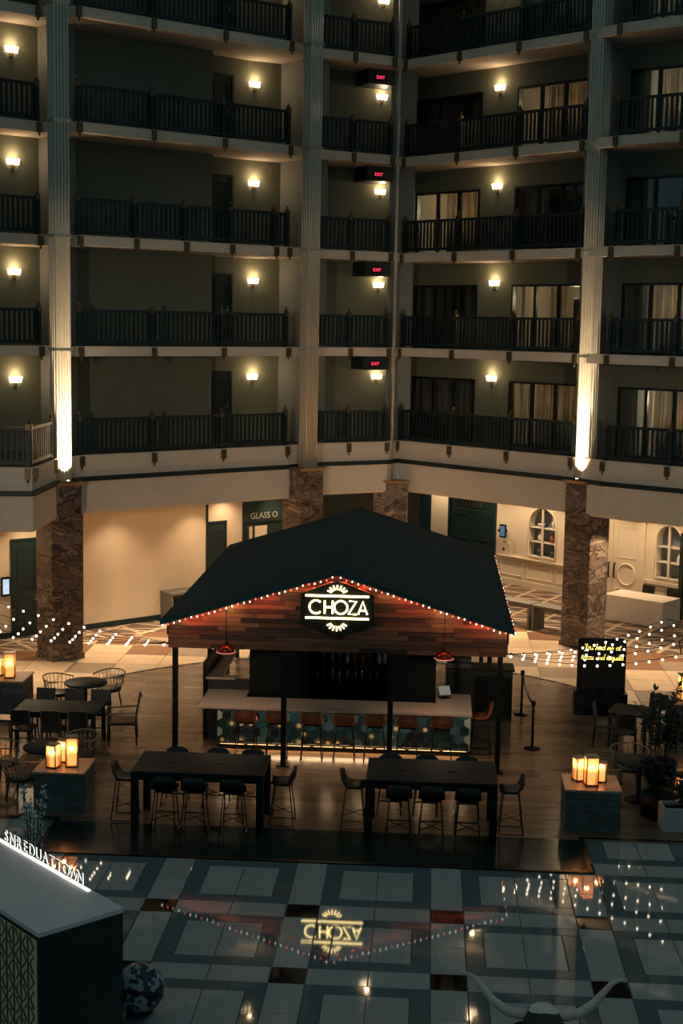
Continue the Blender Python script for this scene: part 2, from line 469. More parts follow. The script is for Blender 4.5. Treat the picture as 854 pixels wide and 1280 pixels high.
# ------------------------------------------------------------------ balcony back walls
WT = 18.9
FA, FB, FC, FD = frame(A0, AA), frame(B0, BA), frame(C0, CA), frame(D0, DA)
FE = frame(E1, 43)
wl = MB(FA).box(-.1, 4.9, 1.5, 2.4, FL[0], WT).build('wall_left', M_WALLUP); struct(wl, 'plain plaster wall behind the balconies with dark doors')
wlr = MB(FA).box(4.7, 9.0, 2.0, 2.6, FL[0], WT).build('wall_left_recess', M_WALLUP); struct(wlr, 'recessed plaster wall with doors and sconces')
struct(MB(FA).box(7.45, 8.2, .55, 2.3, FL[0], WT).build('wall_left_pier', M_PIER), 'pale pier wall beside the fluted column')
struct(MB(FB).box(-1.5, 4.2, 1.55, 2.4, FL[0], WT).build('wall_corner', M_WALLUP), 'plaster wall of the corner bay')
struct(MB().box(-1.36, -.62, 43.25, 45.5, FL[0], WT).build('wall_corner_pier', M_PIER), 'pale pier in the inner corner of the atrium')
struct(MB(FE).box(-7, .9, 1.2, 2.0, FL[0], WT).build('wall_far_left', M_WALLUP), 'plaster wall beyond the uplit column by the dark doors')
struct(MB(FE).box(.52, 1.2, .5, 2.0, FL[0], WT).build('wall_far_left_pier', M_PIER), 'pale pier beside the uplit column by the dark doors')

# right wings: wall with openings for the glass doors
WINC = [(-.8, 1.7), (3.0, 5.46)]
WIND = [(-.45, 2.0)]
WH = 1.86
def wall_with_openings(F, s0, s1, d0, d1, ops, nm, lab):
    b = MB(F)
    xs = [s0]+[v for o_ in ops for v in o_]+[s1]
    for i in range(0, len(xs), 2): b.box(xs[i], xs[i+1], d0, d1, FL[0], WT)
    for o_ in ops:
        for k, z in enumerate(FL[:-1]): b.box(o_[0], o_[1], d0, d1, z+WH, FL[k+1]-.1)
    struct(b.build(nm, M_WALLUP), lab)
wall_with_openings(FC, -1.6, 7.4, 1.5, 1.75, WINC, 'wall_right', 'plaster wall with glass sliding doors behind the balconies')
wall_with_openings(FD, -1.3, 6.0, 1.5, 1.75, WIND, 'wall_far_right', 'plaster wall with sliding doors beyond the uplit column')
struct(MB(FD).box(-1.15, -.62, .45, 1.6, FL[0], WT).build('wall_far_right_pier', M_PIER), 'pale pier beside the uplit column by the glass doors')

# guest rooms behind the sliding doors
M_ROOM = mat('dark_room_plaster', lin((120,108,92)), .9, var=.05)
def room(F, s0, s1, z, lab):
    b = MB(F)
    b.box(s0-.3, s1+.3, 4.2, 4.3, z, z+2.4); b.box(s0-.4, s0-.3, 1.75, 4.3, z, z+2.4); b.box(s1+.3, s1+.4, 1.75, 4.3, z, z+2.4)
    return b.build('wall_guest_room', M_ROOM)
M_FRAME = mat('dark_window_frame', lin((14,24,24)), .4)
wn = [0]
def curtain(F, s0, s1, z, lab, h=1.84):
    b = MB(F); n = max(8, int((s1-s0)/.035)); vs = []; fs = []
    for i in range(n+1):
        s = s0+(s1-s0)*i/n; d = 1.93+.035*math.sin(i*1.9)+.012*math.sin(i*.7)
        vs += [(s, d, z+.03), (s, d-.01*math.sin(i), z+h)]
    for i in range(n): fs.append((2*i, 2*i+2, 2*i+3, 2*i+1))
    b.add(vs, fs, True)
    c = b.build('curtain', M_CURT)
    so = c.modifiers.new('thickness', 'SOLIDIFY'); so.thickness = .006
    return tag(c, lab, 'curtain', 'guest room curtains')
def window(F, s0, s1, z, where, lit=None):
    wn[0] += 1
    b = MB(F); w = .055
    b.box(s0, s1, 1.46, 1.6, z+WH-.06, z+WH); b.box(s0, s1, 1.48, 1.6, z, z+.06)
    b.box(s0, s0+w, 1.46, 1.6, z+.06, z+WH-.06); b.box(s1-w, s1, 1.46, 1.6, z+.06, z+WH-.06)
    o = struct(b.build('window_%d' % wn[0], M_FRAME), 'dark framed glass sliding door of three panes, %s' % where)
    n = 3; pw = (s1-s0)/n
    for k in range(n):
        MB(F).box(s0+k*pw+.03, s0+(k+1)*pw-.03, 1.545, 1.553, z+.05, z+WH-.05).build('pane', M_GLASSWIN, o)
        if k: MB(F).box(s0+k*pw-.045, s0+k*pw+.045, 1.50, 1.59, z+.06, z+WH-.06).build('mullion', M_FRAME, o)
    struct(room(F, s0, s1, z, where), 'walls of the guest room behind the glass, %s' % where)
    return o
WING_C = 'glass-door wing'; WING_D = 'wing past uplit column'
# curtain layouts: per level, per window : list of (fraction0, fraction1), light power
LAY_C = {0: [([(.0,1.0)], 0.0), ([(0,1.0)], 10)], 1: [([(.0,.33),(.66,1.)], 0), ([(0,.06),(.42,.66)], 12)],
         2: [([(.33,1.0)], 14), ([(0,.3),(.5,1)], 0)], 3: [([(0,.3),(.7,1)], 0), ([(.30,1.0)], 8)], 4: [([(0,1.0)], 0), ([(0,1)], 0)]}
LAY_D = {0: [([(.29,.36),(.40,1.0)], 16)], 1: [([(.02,1.0)], 16)], 2: [([(0,.4),(.6,1)], 0)], 3: [([(.3,1.0)], 12)], 4: [([(.4,1)], 6)]}
for F, wins, lay, wing in ((FC, WINC, LAY_C, WING_C), (FD, WIND, LAY_D, WING_D)):
    for lv in range(5):
        for q, (s0, s1) in enumerate(wins):
            wh = '%s balcony, %s' % (LVN[lv], wing)
            if F is FC: wh += (' by corner pier' if q == 0 else ' by uplit column')
            z = FL[lv]+.008
            window(F, s0, s1, z, wh)
            cs, pw = lay[lv][q]
            for ci, (f0, f1) in enumerate(cs):
                L = s1-s0
                curtain(F, s0+L*f0+.02, s0+L*f1-.02, z, ('%s pleated curtain, %s' % ('lit' if pw else 'dark', wh)) + ((' (nearer sconce)' if ((ci == 1) == (q == 0)) else ' (farther from sconce)') if len(cs) > 1 else ''))
            if pw:
                p = F @ Vector(((s0+s1)/2, 2.9, z+1.5)); point('room_lamp_light', p, pw*8, WARM2, .12)
# furniture seen in the lit room on the second balcony
t = thing('media_cabinet', 'dark cabinet with shelves seen through the lit glass of the second balcony', 'cabinet', FC @ Vector((5.0, 2.3, FL[1]+.01)), math.radians(CA))
MB().box(-.42,.42,0,.4,0,.08).build('plinth', M_BLACK, t); MB().box(-.42,.42,0,.4,.55,.6).build('shelf', M_BLACK, t)
MB().box(-.42,-.38,0,.4,.08,1.45).build('side_panel', M_BLACK, t); MB().box(.38,.42,0,.4,.08,1.45).build('side_panel', M_BLACK, t)
MB().box(-.38,.38,.02,.1,.85,1.45).build('screen', M_BLKGLOSS, t)
M_TVSCR = mat('violet_screen', (.2,.15,.5,1), .3, emit=(.45,.35,1), estr=1.2, var=.3, scale=5)
t = thing('television', 'glowing violet television in the room past the uplit column', 'television', FD @ Vector((1.85, 2.2, FL[0]+.55)), math.radians(DA))
MB().box(-.4,.4,0,.05,.35,.95).build('bezel', M_BLACK, t); MB().box(-.37,.37,-.006,.004,.38,.92).build('screen', M_TVSCR, t)
MB().box(-.25,.25,-.1,.2,-.55,.35).build('stand', M_BLACK, t)

# doors in the plain wing
dn = [0]
def panel_door(F, s0, s1, d, z, h, nm_lab, handle=1):
    dn[0] += 1
    b = MB(F); b.box(s0-.06, s0, d-.05, d+.02, z, z+h+.06); b.box(s1, s1+.06, d-.05, d+.02, z, z+h+.06); b.box(s0-.06, s1+.06, d-.05, d+.02, z+h, z+h+.06)
    o = struct(b.build('door_%d' % dn[0], M_DARKG), nm_lab)
    lf = MB(F).box(s0, s1, d-.025, d+.02, z, z+h).build('leaf', M_DARKG, o)
    w_ = s1-s0
    for (a, b_, c, e) in ((.14,.86,.08,.42), (.14,.86,.5,.92)):
        bb = MB(F); x0, x1, y0, y1 = s0+a*w_, s0+b_*w_, z+c*h, z+e*h
        bb.box(x0,x1,d-.04,d-.025,y1-.03,y1); bb.box(x0,x1,d-.04,d-.025,y0,y0+.03); bb.box(x0,x0+.03,d-.04,d-.025,y0+.03,y1-.03); bb.box(x1-.03,x1,d-.04,d-.025,y0+.03,y1-.03)
        bb.build('panel_moulding', M_DARKG, lf)
    hs = s1-.09 if handle > 0 else s0+.09
    bb = MB(F); bb.box(hs-.02,hs+.02,d-.05,d-.025,z+.95,z+1.12); bb.tube([(hs,d-.07,z+1.0),(hs-.11*handle,d-.07,z+1.0)], .012); bb.tube([(hs,d-.03,z+1.0),(hs,d-.075,z+1.0)], .012)
    bb.build('handle', M_STEEL, lf)
    return o
for lv in range(5):
    panel_door(FA, 5.15, 5.84, 2.0, FL[lv]+.008, 1.96, 'dark guest room door beside the sconce, %s balcony of the plain wing' % LVN[lv])
    panel_door(FA, 7.0, 7.42, 2.0, FL[lv]+.008, 1.96, 'dark narrow door beside the pale pier, %s balcony of the plain wing' % LVN[lv], -1)

# ------------------------------------------------------------------ sconces
M_SHADE = mat('lit_sconce_glass', (1,.85,.65,1), .4, emit=(1,.74,.46), estr=7)
def make_sconce(loc, rz, lab):
    t = thing('wall_sconce', lab, 'sconce', loc, rz, 'balcony wall sconces')
    MB().box(-.045,.045,-.02,.002,-.16,.06).build('backplate', M_GOLD, t)
    MB().tube([(0,-.01,-.1),(0,-.07,-.14),(0,-.11,-.1),(0,-.11,-.03)], .014).build('arm', M_GOLD, t)
    b = MB(); n = 9
    prof = [(-.15,.14),(.15,.14),(.12,-.03),(-.12,-.03)]
    vs = []; 
    for k in range(n):
        a = PI*k/(n-1); vs.append((-.19*math.cos(a), -.03-.10*math.sin(a), .12)); vs.append((-.165*math.cos(a), -.03-.08*math.sin(a), -.02))
    fs = [(2*k, 2*k+2, 2*k+3, 2*k+1) for k in range(n-1)]; fs += [[2*k for k in range(n)][::-1], [2*k+1 for k in range(n)]]
    b.add(vs, fs, True).build('shade', M_SHADE, t)
    point('sconce_light', (0,-.17,.2), SCONCE_W, WARM, .06, t)
    return t
WN = {'A': 'plain wing of dark doors', 'B': 'corner bay with the exit signs', 'C': 'wing of glass doors', 'E': 'wing past the uplit column by dark doors'}
for lv in range(5):
    z = FL[lv]+1.80
    for key, F, s, d, ang in (('A', FA, 6.62, 1.995, AA), ('B', FB, 2.92, 1.545, BA), ('C', FC, 2.35, 1.495, CA), ('E', FE, -.22, 1.195, 43)):
        make_sconce(F @ Vector((s, d, z+(.06 if key == 'C' else 0))), math.radians(ang), 'lit wall sconce on the %s balcony, %s' % (LVN[lv], WN[key]))

# exit signs on bulkheads
M_RED = mat('red_exit_letters', (1,.05,.1,1), .4, emit=(1,.04,.12), estr=1.6)
EXIT_ME = text_mesh('EXIT', .135, .004, 'exit_letters'); EXIT_ME.materials.append(M_RED)
for lv in range(4):
    b = MB(FB).box(2.05, 3.1, .75, 1.55, FL[lv]+2.08, FL[lv+1]-.25).build('bulkhead_beam', M_DARKG)
    struct(b, 'dark bulkhead over the corridor opening, %s balcony' % LVN[lv])
    t = thing('exit_sign', 'small red exit sign on the dark bulkhead of the %s balcony' % LVN[lv], 'exit sign', FB @ Vector((2.42, .75, FL[lv]+2.26)), math.radians(BA), 'red exit signs')
    MB().box(-.17,.17,-.045,.0,-.09,.09).build('housing', M_BLACK, t)
    inst(EXIT_ME, 'lettering', t, (0,-.047,0), (PI/2,0,0))

# ------------------------------------------------------------------ railings
POST_ME = MB().box(-.05,.05,-.05,.05,0,.98).mesh('post'); POST_ME.materials.append(M_RAIL)
FIN = MB(); FIN.box(-.055,.055,-.055,.055,.86,1.0); FIN.lathe([(.03,1.0),(.045,1.04),(.03,1.08),(.012,1.12)], 8)
FIN_ME = FIN.mesh('finial'); FIN_ME.materials.append(M_GOLD)
BRK = MB(); BRK.box(-.06,.06,-.08,.03,-.27,-.02); BRK.lathe([(.015,-.36),(.03,-.32),(.02,-.27)], 8, (0,-.03,0))
BRK_ME = BRK.mesh('bracket'); BRK_ME.materials.append(M_GOLD)
def railing(F, posts, z, lab, rz):
    o0 = F @ Vector((posts[0], .1, z)); t = thing('balcony_railing', lab, 'railing', o0, rz, 'balcony railings')
    for i, s in enumerate(posts):
        s -= posts[0]
        inst(POST_ME, 'post', t, (s,0,0)); inst(FIN_ME, 'finial', t, (s,0,0)); inst(BRK_ME, 'bracket', t, (s,-.1,0))
    for i in range(len(posts)-1):
        a, b_ = posts[i]-posts[0]+.05, posts[i+1]-posts[0]-.05
        MB().box(a, b_, -.04, .04, .86, .93).build('top_rail', M_RAIL, t)
        MB().box(a, b_, -.03, .03, .06, .14).build('bottom_rail', M_RAIL, t)
        bb = MB(); n = max(2, int(round((b_-a)/.135)))
        for k in range(n):
            c = a+(k+.5)*(b_-a)/n; bb.box(c-.027, c+.027, -.02, .02, .14, .86)
        x = bb.build('balusters', M_RAIL, t); x['kind'] = 'stuff'
    return t
for lv in range(5):
    z = FL[lv]
    pa = [0, 1.6, 3.1, 4.55, 6.0, 6.45] if lv == 2 else [0, 2.12, 4.3, 6.45]
    railing(FA, pa, z, 'dark slatted railing on the %s balcony of the plain wing with dark doors' % LVN[lv], math.radians(AA))
    railing(FB, [0.05, 1.2, 2.46], z, 'short dark slatted railing on the %s balcony of the corner bay' % LVN[lv], math.radians(BA))
    pc = [.04, 2.1, 4.2, 6.4]
    railing(FC, pc, z, 'dark slatted railing on the %s balcony before the glass doors' % LVN[lv], math.radians(CA))
    railing(FD, [0.0, 1.85, 4.0, 5.9], z, 'dark slatted railing on the %s balcony past the column by the glass doors' % LVN[lv], math.radians(DA))
    if lv: railing(FE, [-4.9, -2.4, -.1], z, 'dark slatted railing on the %s balcony past the column by the dark doors' % LVN[lv], math.radians(43))
dx = Vector(EL[1])-Vector(EL[0]); an = math.degrees(math.atan2(dx.y, dx.x))
railing(frame(EL[0], an), [.1, 2.3, 4.6, dx.length-.1], FL[0], 'dark slatted railing on the projecting first balcony, long side', math.radians(an))
dx = Vector(EL[2])-Vector(EL[1]); an = math.degrees(math.atan2(dx.y, dx.x))
railing(Matrix.Translation((EL[1][0]-.1, EL[1][1]+.1, 0)) @ Matrix.Rotation(math.radians(an), 4, 'Z') @ Matrix.Translation((0,-.1,0)), [.12, 2.1], FL[0], 'dark slatted railing returning to the uplit column on the first balcony', math.radians(an))

# ------------------------------------------------------------------ pillars and columns
def pillar(c, deg, wx, wy, top, lab, n=5, cap=True):
    t = thing('marble_pillar', lab, 'pillar', (c[0], c[1], 0), math.radians(deg), 'marble pillars')
    h = top/n
    for k in range(n):
        b = MB().box(-wx/2, wx/2, -wy/2, wy/2, k*h+.006, (k+1)*h-.006 if k < n-1 else (k+1)*h)
        b.build('marble_block', M_MARBLE, t, bevel=.008)
    MB().box(-wx/2-.03, wx/2+.03, -wy/2-.03, wy/2+.03, 0, .12).build('plinth', M_MARBLE, t)
    if cap: MB().add([(-wx/2,-wy/2,top),(wx/2,-wy/2,top),(wx/2,wy/2,top),(-wx/2,wy/2,top),(-wx/2-.07,-wy/2-.07,top+.1),(wx/2+.07,-wy/2-.07,top+.1),(wx/2+.07,wy/2+.07,top+.1),(-wx/2-.07,wy/2+.07,top+.1)],
                    [(3,2,1,0),(4,5,6,7),(0,1,5,4),(1,2,6,5),(2,3,7,6),(3,0,4,7)]).build('gold_cap', M_GOLD, t)
    return t
def column(c, deg, z0, lab):
    t = thing('fluted_column', lab, 'column', (c[0], c[1], z0), math.radians(deg), 'fluted atrium columns')
    W, D, H = .44, .32, WT-z0
    MB().box(-W/2+.03, W/2-.03, -D/2+.03, D/2, 0, H).build('shaft', M_COLUMN, t)
    for k in range(5):
        x = -W/2+.05+(W-.1)*k/4
        MB().tube([(x,-D/2+.03,0),(x,-D/2+.03,H)], .042, 8).build('flute', M_COLUMN, t)
    for sgn in (-1, 1):
        for k in range(3):
            MB().tube([(sgn*(W/2-.03), -D/2+.12+k*.09, 0), (sgn*(W/2-.03), -D/2+.12+k*.09, H)], .038, 8).build('flute', M_COLUMN, t)
    for z in FL[1:]:
        if z < WT-.3: MB().box(-W/2-.02, W/2+.02, -D/2-.02, D/2+.02, z-z0-.10, z-z0-.03).build('collar', M_COLUMN, t)
    return t
PT = 4.40
pL = offp((-9.28,34.75), 42, .425, .425); pR = offp((4.30,38.0), -42, -.425, .425); pC = offp(A1, 42, .45, -.12); pK = (-1.12, 42.75)
pillar(pL, 42, .85, .85, PT, 'tall veined marble pillar beside the screens and dark door')
pillar(pR, -42, .85, .85, PT, 'tall veined marble pillar beside the display niche')
pillar(pC, 42, .8, .85, PT, 'marble pillar beside the dark storefront sign, rising behind the bar roof')
pillar(pK, 0, 1.0, .8, 3.85, 'wide marble pillar under the inner corner, behind the bar roof', 4, True)
cL = offp(pL, 42, -.02, -.2); cR = offp(pR, -42, .0, -.2); cC = offp(pC, 42, 0, -.22)
column(cL, 42, PT+.1, 'pale fluted column lit from below, by the dark doors')
column(cR, -42, PT+.1, 'pale fluted column lit from below, by the glass doors')
column(cC, 42, PT+.1, 'pale unlit fluted column between plain wing and corner bay')
MB().tube([(pK[0]+.0, pK[1]-.15, 3.95), (pK[0]+.0, pK[1]-.15, WT)], .055, 8).build('corner_pipe', M_COLUMN)
tag(bpy.data.objects['corner_pipe'], 'slim pale pipe running up the inner corner of the atrium', 'pipe')
M_LAMPLIT = mat('lit_lens', (1,.9,.7,1), .3, emit=(1,.8,.5), estr=14)
for c, deg, lb in ((cL, 42, 'dark doors'), (cR, -42, 'glass doors')):
    for sx in (-.14, .0, .14):
        pass
    q = offp(c, deg, 0, -.34)
    t = thing('uplight', 'small uplight at the foot of the fluted column by the %s' % lb, 'uplight', (q[0], q[1], PT+.1), math.radians(deg), 'column uplights')
    MB().lathe([(.05,0),(.05,.05),(.04,.06)], 10).build('housing', M_GOLD, t); MB().lathe([(.035,.06),(.035,.066)], 10).build('lens', M_LAMPLIT, t)
    tq = offp(c, deg, 0, -.12)
    spot('uplight_beam', (q[0], q[1], PT+.17), (tq[0], tq[1], PT+1.6), COLUMN_W, 75, 1.0, WARM2, .03)
    spot('uplight_beam', (q[0], q[1], PT+.17), (tq[0], tq[1], PT+4.2), COLUMN_W*2.2, 24, 1.0, WARM2, .03)

# ------------------------------------------------------------------ lobby walls
W1P = (-9.43, 38.53)
F1 = frame(W1P, 43); F1r = frame(offp(W1P, 43, 0, 1.0), 43); F0 = frame(offp(W1P, 43, 0, .25), 43)
struct(MB(F1).box(-.05, 4.1, 0, .2, 0, SOFF).build('wall_lobby_left', M_CREAM), 'cream lobby wall washed by downlights')
struct(MB(F0).box(-6, .1, 0, .2, 0, SOFF).build('wall_lobby_far_left', M_CREAM), 'cream lobby wall with two screens')
struct(MB(F1).box(3.9, 4.1, .2, 1.3, 0, SOFF).build('wall_lobby_return', M_CREAM), 'cream return wall beside the recess')
struct(MB(F1r).box(3.9, 6.08, 0, .2, 0, SOFF).build('wall_lobby_recess', M_CREAM), 'cream recess wall with a dark door')
struct(MB(F1).box(-.08, .0, -.03, .05, 0, SOFF).build('trim_4', M_DARKG), 'dark corner trim at the end of the cream wall')
struct(MB(F1).box(4.06, 4.13, -.03, .05, 0, SOFF).build('trim_5', M_DARKG), 'dark corner trim beside the recess')
struct(MB(F1).box(0, 4.06, -.02, .0, 0, .16).build('baseboard_left', M_DARKG), 'dark baseboard of the cream wall')
struct(MB(F0).box(-6, -.1, -.02, .0, 0, .16).build('baseboard_far_left', M_DARKG), 'dark baseboard below the screens')
panel_door(F0, -1.98, -1.22, 0, .0, 2.62, 'tall dark panelled door beside the marble pillar and screens')
panel_door(F1r, 4.7, 5.42, 0, .0, 2.5, 'dark panelled door in the recess beside the storefront')
# dark storefront
sf = struct(MB(F1r).box(6.08, 13.4, -.05, .2, 0, SOFF).build('wall_storefront', M_DARKG), 'dark storefront wall under the inner corner')
M_SIGNLET = mat('silver_letters', lin((190,190,180)), .35, .3)
t = thing('storefront_sign', 'dark storefront sign board with pale letters beside the marble pillar', 'sign', F1r @ Vector((6.95, -.06, 2.62)), math.radians(43))
MB().box(-.85,.85,-.04,.0,-.19,.19).build('board', M_DARKG, t)
gm = text_mesh('GLASS O', .27, .006, 'sign_letters'); gm.materials.append(M_SIGNLET)
inst(gm, 'lettering', t, (-.12,-.05,0), (PI/2,0,0))
o = struct(MB(F1r).box(6.16, 6.26, -.09, -.05, 0, 2.38).build('window_41', M_DARKG), 'dark framed storefront window with a pale room behind')
MB(F1r).box(6.30, 6.42, -.062, -.052, 1.2, 2.3).build('pane', M_CREAM, o); MB(F1r).box(6.52, 6.98, -.062, -.052, 1.5, 2.3).build('pane', M_CREAM, o)
# right lobby wall
WRP = (4.5, 45.95); FR_ = frame(WRP, -45)
b = MB(FR_)
N1, N2 = (-1.66, -.50), (3.42, 4.35)
for (a, c) in ((-6.2, N1[0]), (N1[1], N2[0]), (N2[1], 6.0)): b.box(a, c, 0, .3, 0, SOFF)
for n_ in (N1, N2):
    b.box(n_[0], n_[1], 0, .3, 0, 1.07); b.box(n_[0], n_[1], 0, .3, 2.7, SOFF)
    # spandrels of the arch
    cx, r, sp = (n_[0]+n_[1])/2, (n_[1]-n_[0])/2, 2.7-(n_[1]-n_[0])/2
    for sg in (-1, 1):
        pts = [(cx+sg*r*math.cos(a), sp+r*math.sin(a)) for a in [PI/2*k/8 for k in range(9)]]
        poly = pts+[(cx+sg*r, 2.7)]
        if sg > 0: poly = poly[::-1]
        b.prismY([(p[0], p[1]) for p in poly], 0, .3)
struct(b.build('wall_lobby_right', M_PANEL), 'cream panelled lobby wall with arched display niches')
struct(MB(FR_).box(-11, -6.2, -.02, .3, 0, SOFF).build('wall_lobby_corner', M_DARKG), 'dark wall in the far lobby corner')
# wainscot
tr = MB(FR_)
tr.box(-3.0, .55, -.06, 0, .86, .93); tr.box(-3.0, .55, -.08, 0, .93, .96); tr.box(-3.0, .55, -.05, 0, 0, .2)
tr.box(3.05, 4.6, -.06, 0, .86, .96); tr.box(3.05, 4.6, -.05, 0, 0, .2)
trm = struct(tr.build('trim_6', M_PANEL), 'cream chair rail and skirting of the panelled wall')
for (a, c) in ((-2.85,-1.85), (-1.7,-.6), (-.45,.4), (3.2,4.4)):
    bb = MB(FR_); bb.box(a,c,-.03,0,.74,.78); bb.box(a,c,-.03,0,.3,.34); bb.box(a,a+.04,-.03,0,.34,.74); bb.box(c-.04,c,-.03,0,.34,.74); bb.build('panel_moulding', M_PANEL, trm)
# niches
M_NICHE = mat('blue_grey_niche', lin((120,132,142)), .7, var=.05); M_SHELFG = mat('pale_shelf', lin((210,205,195)), .4)
def niche(n_, lab):
    cx, r = (n_[0]+n_[1])/2, (n_[1]-n_[0])/2; sp = 2.7-r
    t = thing('display_niche', lab, 'display niche')
    t.matrix_world = FR_ @ Matrix.Translation((cx,0,0))
    MB().box(-r-.05, r+.05, .34, .38, 1.0, 2.75).build('back_panel', M_NICHE, t)
    for zz in (1.07, 1.55, 2.02): MB().box(-r, r, .02, .34, zz-.015, zz+.015).build('shelf', M_SHELFG, t)
    MB().box(-.03,.03,-.02,.04,1.07,2.68).build('mullion', M_PANEL, t)
    MB().tube([(-r,-.01,1.07)]+[(-r*math.cos(a),-.01,sp+r*math.sin(a)) for a in [PI*k/16 for k in range(17)]]+[(r,-.01,1.07)], .035, 6, True).build('arch_frame', M_PANEL, t)
    return t
niche(N1, 'arched display niche with shelves of objects beside the marble pillar')
niche(N2, 'arched display niche behind the white clothed table')
def niche_item(nm, lab, cat, prof, s, z, col, rough=.4):
    o = MB().lathe(prof, 12).build(nm, mat('ceramic_'+nm+str(int(s*100)), lin(col), rough))
    o.location = FR_ @ Vector((s, .17, z)); return tag(o, lab, cat, 'objects in the display niches')
VASE = [(.05,0),(.09,.08),(.06,.2),(.035,.26),(.05,.3)]; BOT = [(.07,0),(.07,.22),(.03,.28),(.03,.36)]; BOWL = [(.04,0),(.13,.09),(.14,.12)]; GLOBE = [(.05,0),(.1,.06),(.12,.13),(.1,.2),(.04,.25)]
niche_item('figurine', 'white figurine on the top shelf of the niche by the pillar', 'figurine', [(.06,0),(.05,.1),(.08,.2),(.03,.27),(.06,.33),(.02,.4)], -.75, 2.035, (230,222,205))
niche_item('bottle', 'brown bottle on the middle shelf of the niche by the pillar', 'bottle', BOT, -.8, 1.565, (150,96,60))
niche_item('vase', 'dark green vase on the lowest shelf of the niche by the pillar', 'vase', GLOBE, -.75, 1.085, (40,70,55))
niche_item('jar', 'dark round jar on the lowest shelf of the niche by the pillar', 'jar', GLOBE, -1.3, 1.085, (50,52,56))
niche_item('trophy', 'pale trophy cup on the middle shelf of the niche by the pillar', 'trophy', VASE, -1.3, 1.565, (210,205,196))
niche_item('bowl', 'pale bowl on the top shelf of the niche by the pillar', 'bowl', BOWL, -1.25, 2.035, (196,200,205))
niche_item('vase', 'white vase in the niche behind the clothed table', 'vase', VASE, 4.15, 1.565, (224,220,214))
# cream double door
dd = struct(MB(FR_).box(.62, .74, -.07, 0, 0, 2.85).box(2.92, 3.04, -.07, 0, 0, 2.85).box(.56, 3.10, -.09, 0, 2.72, 2.9).build('door_30', M_PANEL), 'cream double door with round mouldings')
for q, (a, c) in enumerate(((.75,1.815), (1.835,2.91))):
    lf = MB(FR_).box(a, c, -.03, 0, 0.01, 2.72).build('leaf', M_PANEL, dd)
    cx = (a+c)/2
    MB(FR_).tube([(cx+.33*math.cos(k*PI/12), -.035, 1.0+.33*math.sin(k*PI/12)) for k in range(24)], .03, 6, True).build('round_moulding', M_PANEL, lf)
    for (z0, z1) in ((1.5,2.5), (.15,.55)):
        bb = MB(FR_); x0, x1 = a+.15, c-.15
        bb.box(x0,x1,-.045,-.03,z1-.03,z1); bb.box(x0,x1,-.045,-.03,z0,z0+.03); bb.box(x0,x0+.03,-.045,-.03,z0+.03,z1-.03); bb.box(x1-.03,x1,-.045,-.03,z0+.03,z1-.03)
        bb.build('panel_moulding', M_PANEL, lf)
    hx = 1.72 if q == 0 else 1.93
    MB(FR_).tube([(hx,-.03,.85),(hx,-.09,.85),(hx,-.09,1.3),(hx,-.03,1.3)], .022, 6).build('handle', M_BLACK, lf)
# dark double door with lettered transom
bd = struct(MB(FR_).box(-5.3, -5.2, -.08, 0, 0, 2.75).box(-3.2, -3.1, -.08, 0, 0, 2.75).box(-5.3, -3.1, -.08, 0, 2.68, 2.78).build('door_31', M_DARKG), 'tall dark double door with a lettered transom')
for (a, c) in ((-5.2,-4.21), (-4.19,-3.2)):
    lf = MB(FR_).box(a, c, -.04, 0, .01, 2.3).build('leaf', M_DARKG, bd)
    for (z0, z1) in ((1.3,2.15), (.2,1.1)):
        bb = MB(FR_); x0, x1 = a+.14, c-.14
        bb.box(x0,x1,-.06,-.04,z1-.04,z1); bb.box(x0,x1,-.06,-.04,z0,z0+.04); bb.box(x0,x0+.04,-.06,-.04,z0+.04,z1-.04); bb.box(x1-.04,x1,-.06,-.04,z0+.04,z1-.04)
        bb.build('panel_moulding', M_DARKG, lf)
tb = MB(FR_).box(-5.2, -3.2, -.05, 0, 2.32, 2.68).build('transom_board', M_DARKG, bd)
bz = text_mesh('BRAZOS', .26, .008, 'brazos_letters'); bz.materials.append(mat('bronze_letters', lin((120,118,100)), .4, .5))
o = inst(bz, 'lettering', tb); o.matrix_world = FR_ @ Matrix.Translation((-4.2,-.06,2.50)) @ Matrix.Rotation(PI/2, 4, 'X')
# dark glazed door at the far right
gd = struct(MB(FR_).box(4.62, 4.74, -.5, -.38, 0, 2.6).box(6.0, 6.1, -.5, -.38, 0, 2.6).box(4.62, 6.1, -.5, -.38, 2.5, 2.6).box(5.3,5.36,-.48,-.4,0,2.5).build('door_32', M_DARKG), 'dark framed glazed door past the clothed table')
MB(FR_).box(4.74, 5.3, -.45, -.44, .05, 2.5).build('pane', M_GLASSWIN, gd); MB(FR_).box(5.36, 6.0, -.45, -.44, .05, 2.5).build('pane', M_GLASSWIN, gd)

# lobby downlights
def downlight(P, target, pw, i):
    t = thing('downlight', 'recessed round downlight in the lobby soffit', 'downlight', (P[0], P[1], SOFF-.06), 0, 'lobby downlights')
    MB().lathe([(.08,.0),(.09,.01),(.09,.02)], 12).build('trim_ring', M_PANEL, t); MB().lathe([(.065,-.004),(.065,.004)], 12).build('lens', M_LAMPLIT, t)
    spot('downlight_beam', (P[0], P[1], SOFF-.10), target, pw, 110, .9, WARM2, .05)
spots = [(F1, .9, -.9), (F1, 3.6, -.8), (F0, -1.6, -.7), (F0, -3.4, -.7), (F1r, 5.3, -.55), (F1r, 7.2, -.6),
         (FR_, -5.7, -.5), (FR_, -3.3, -.8), (FR_, -2.0, -.7), (FR_, -.9, -.7), (FR_, .4, -.8), (FR_, 1.8, -.8), (FR_, 3.2, -.8), (FR_, 4.4, -.9),
         (FR_, -2.0, -3.2), (FR_, .8, -3.2), (FR_, 3.2, -3.2), (F1, 1.6, -2.0), (F1r, 4.9, -2.3)]
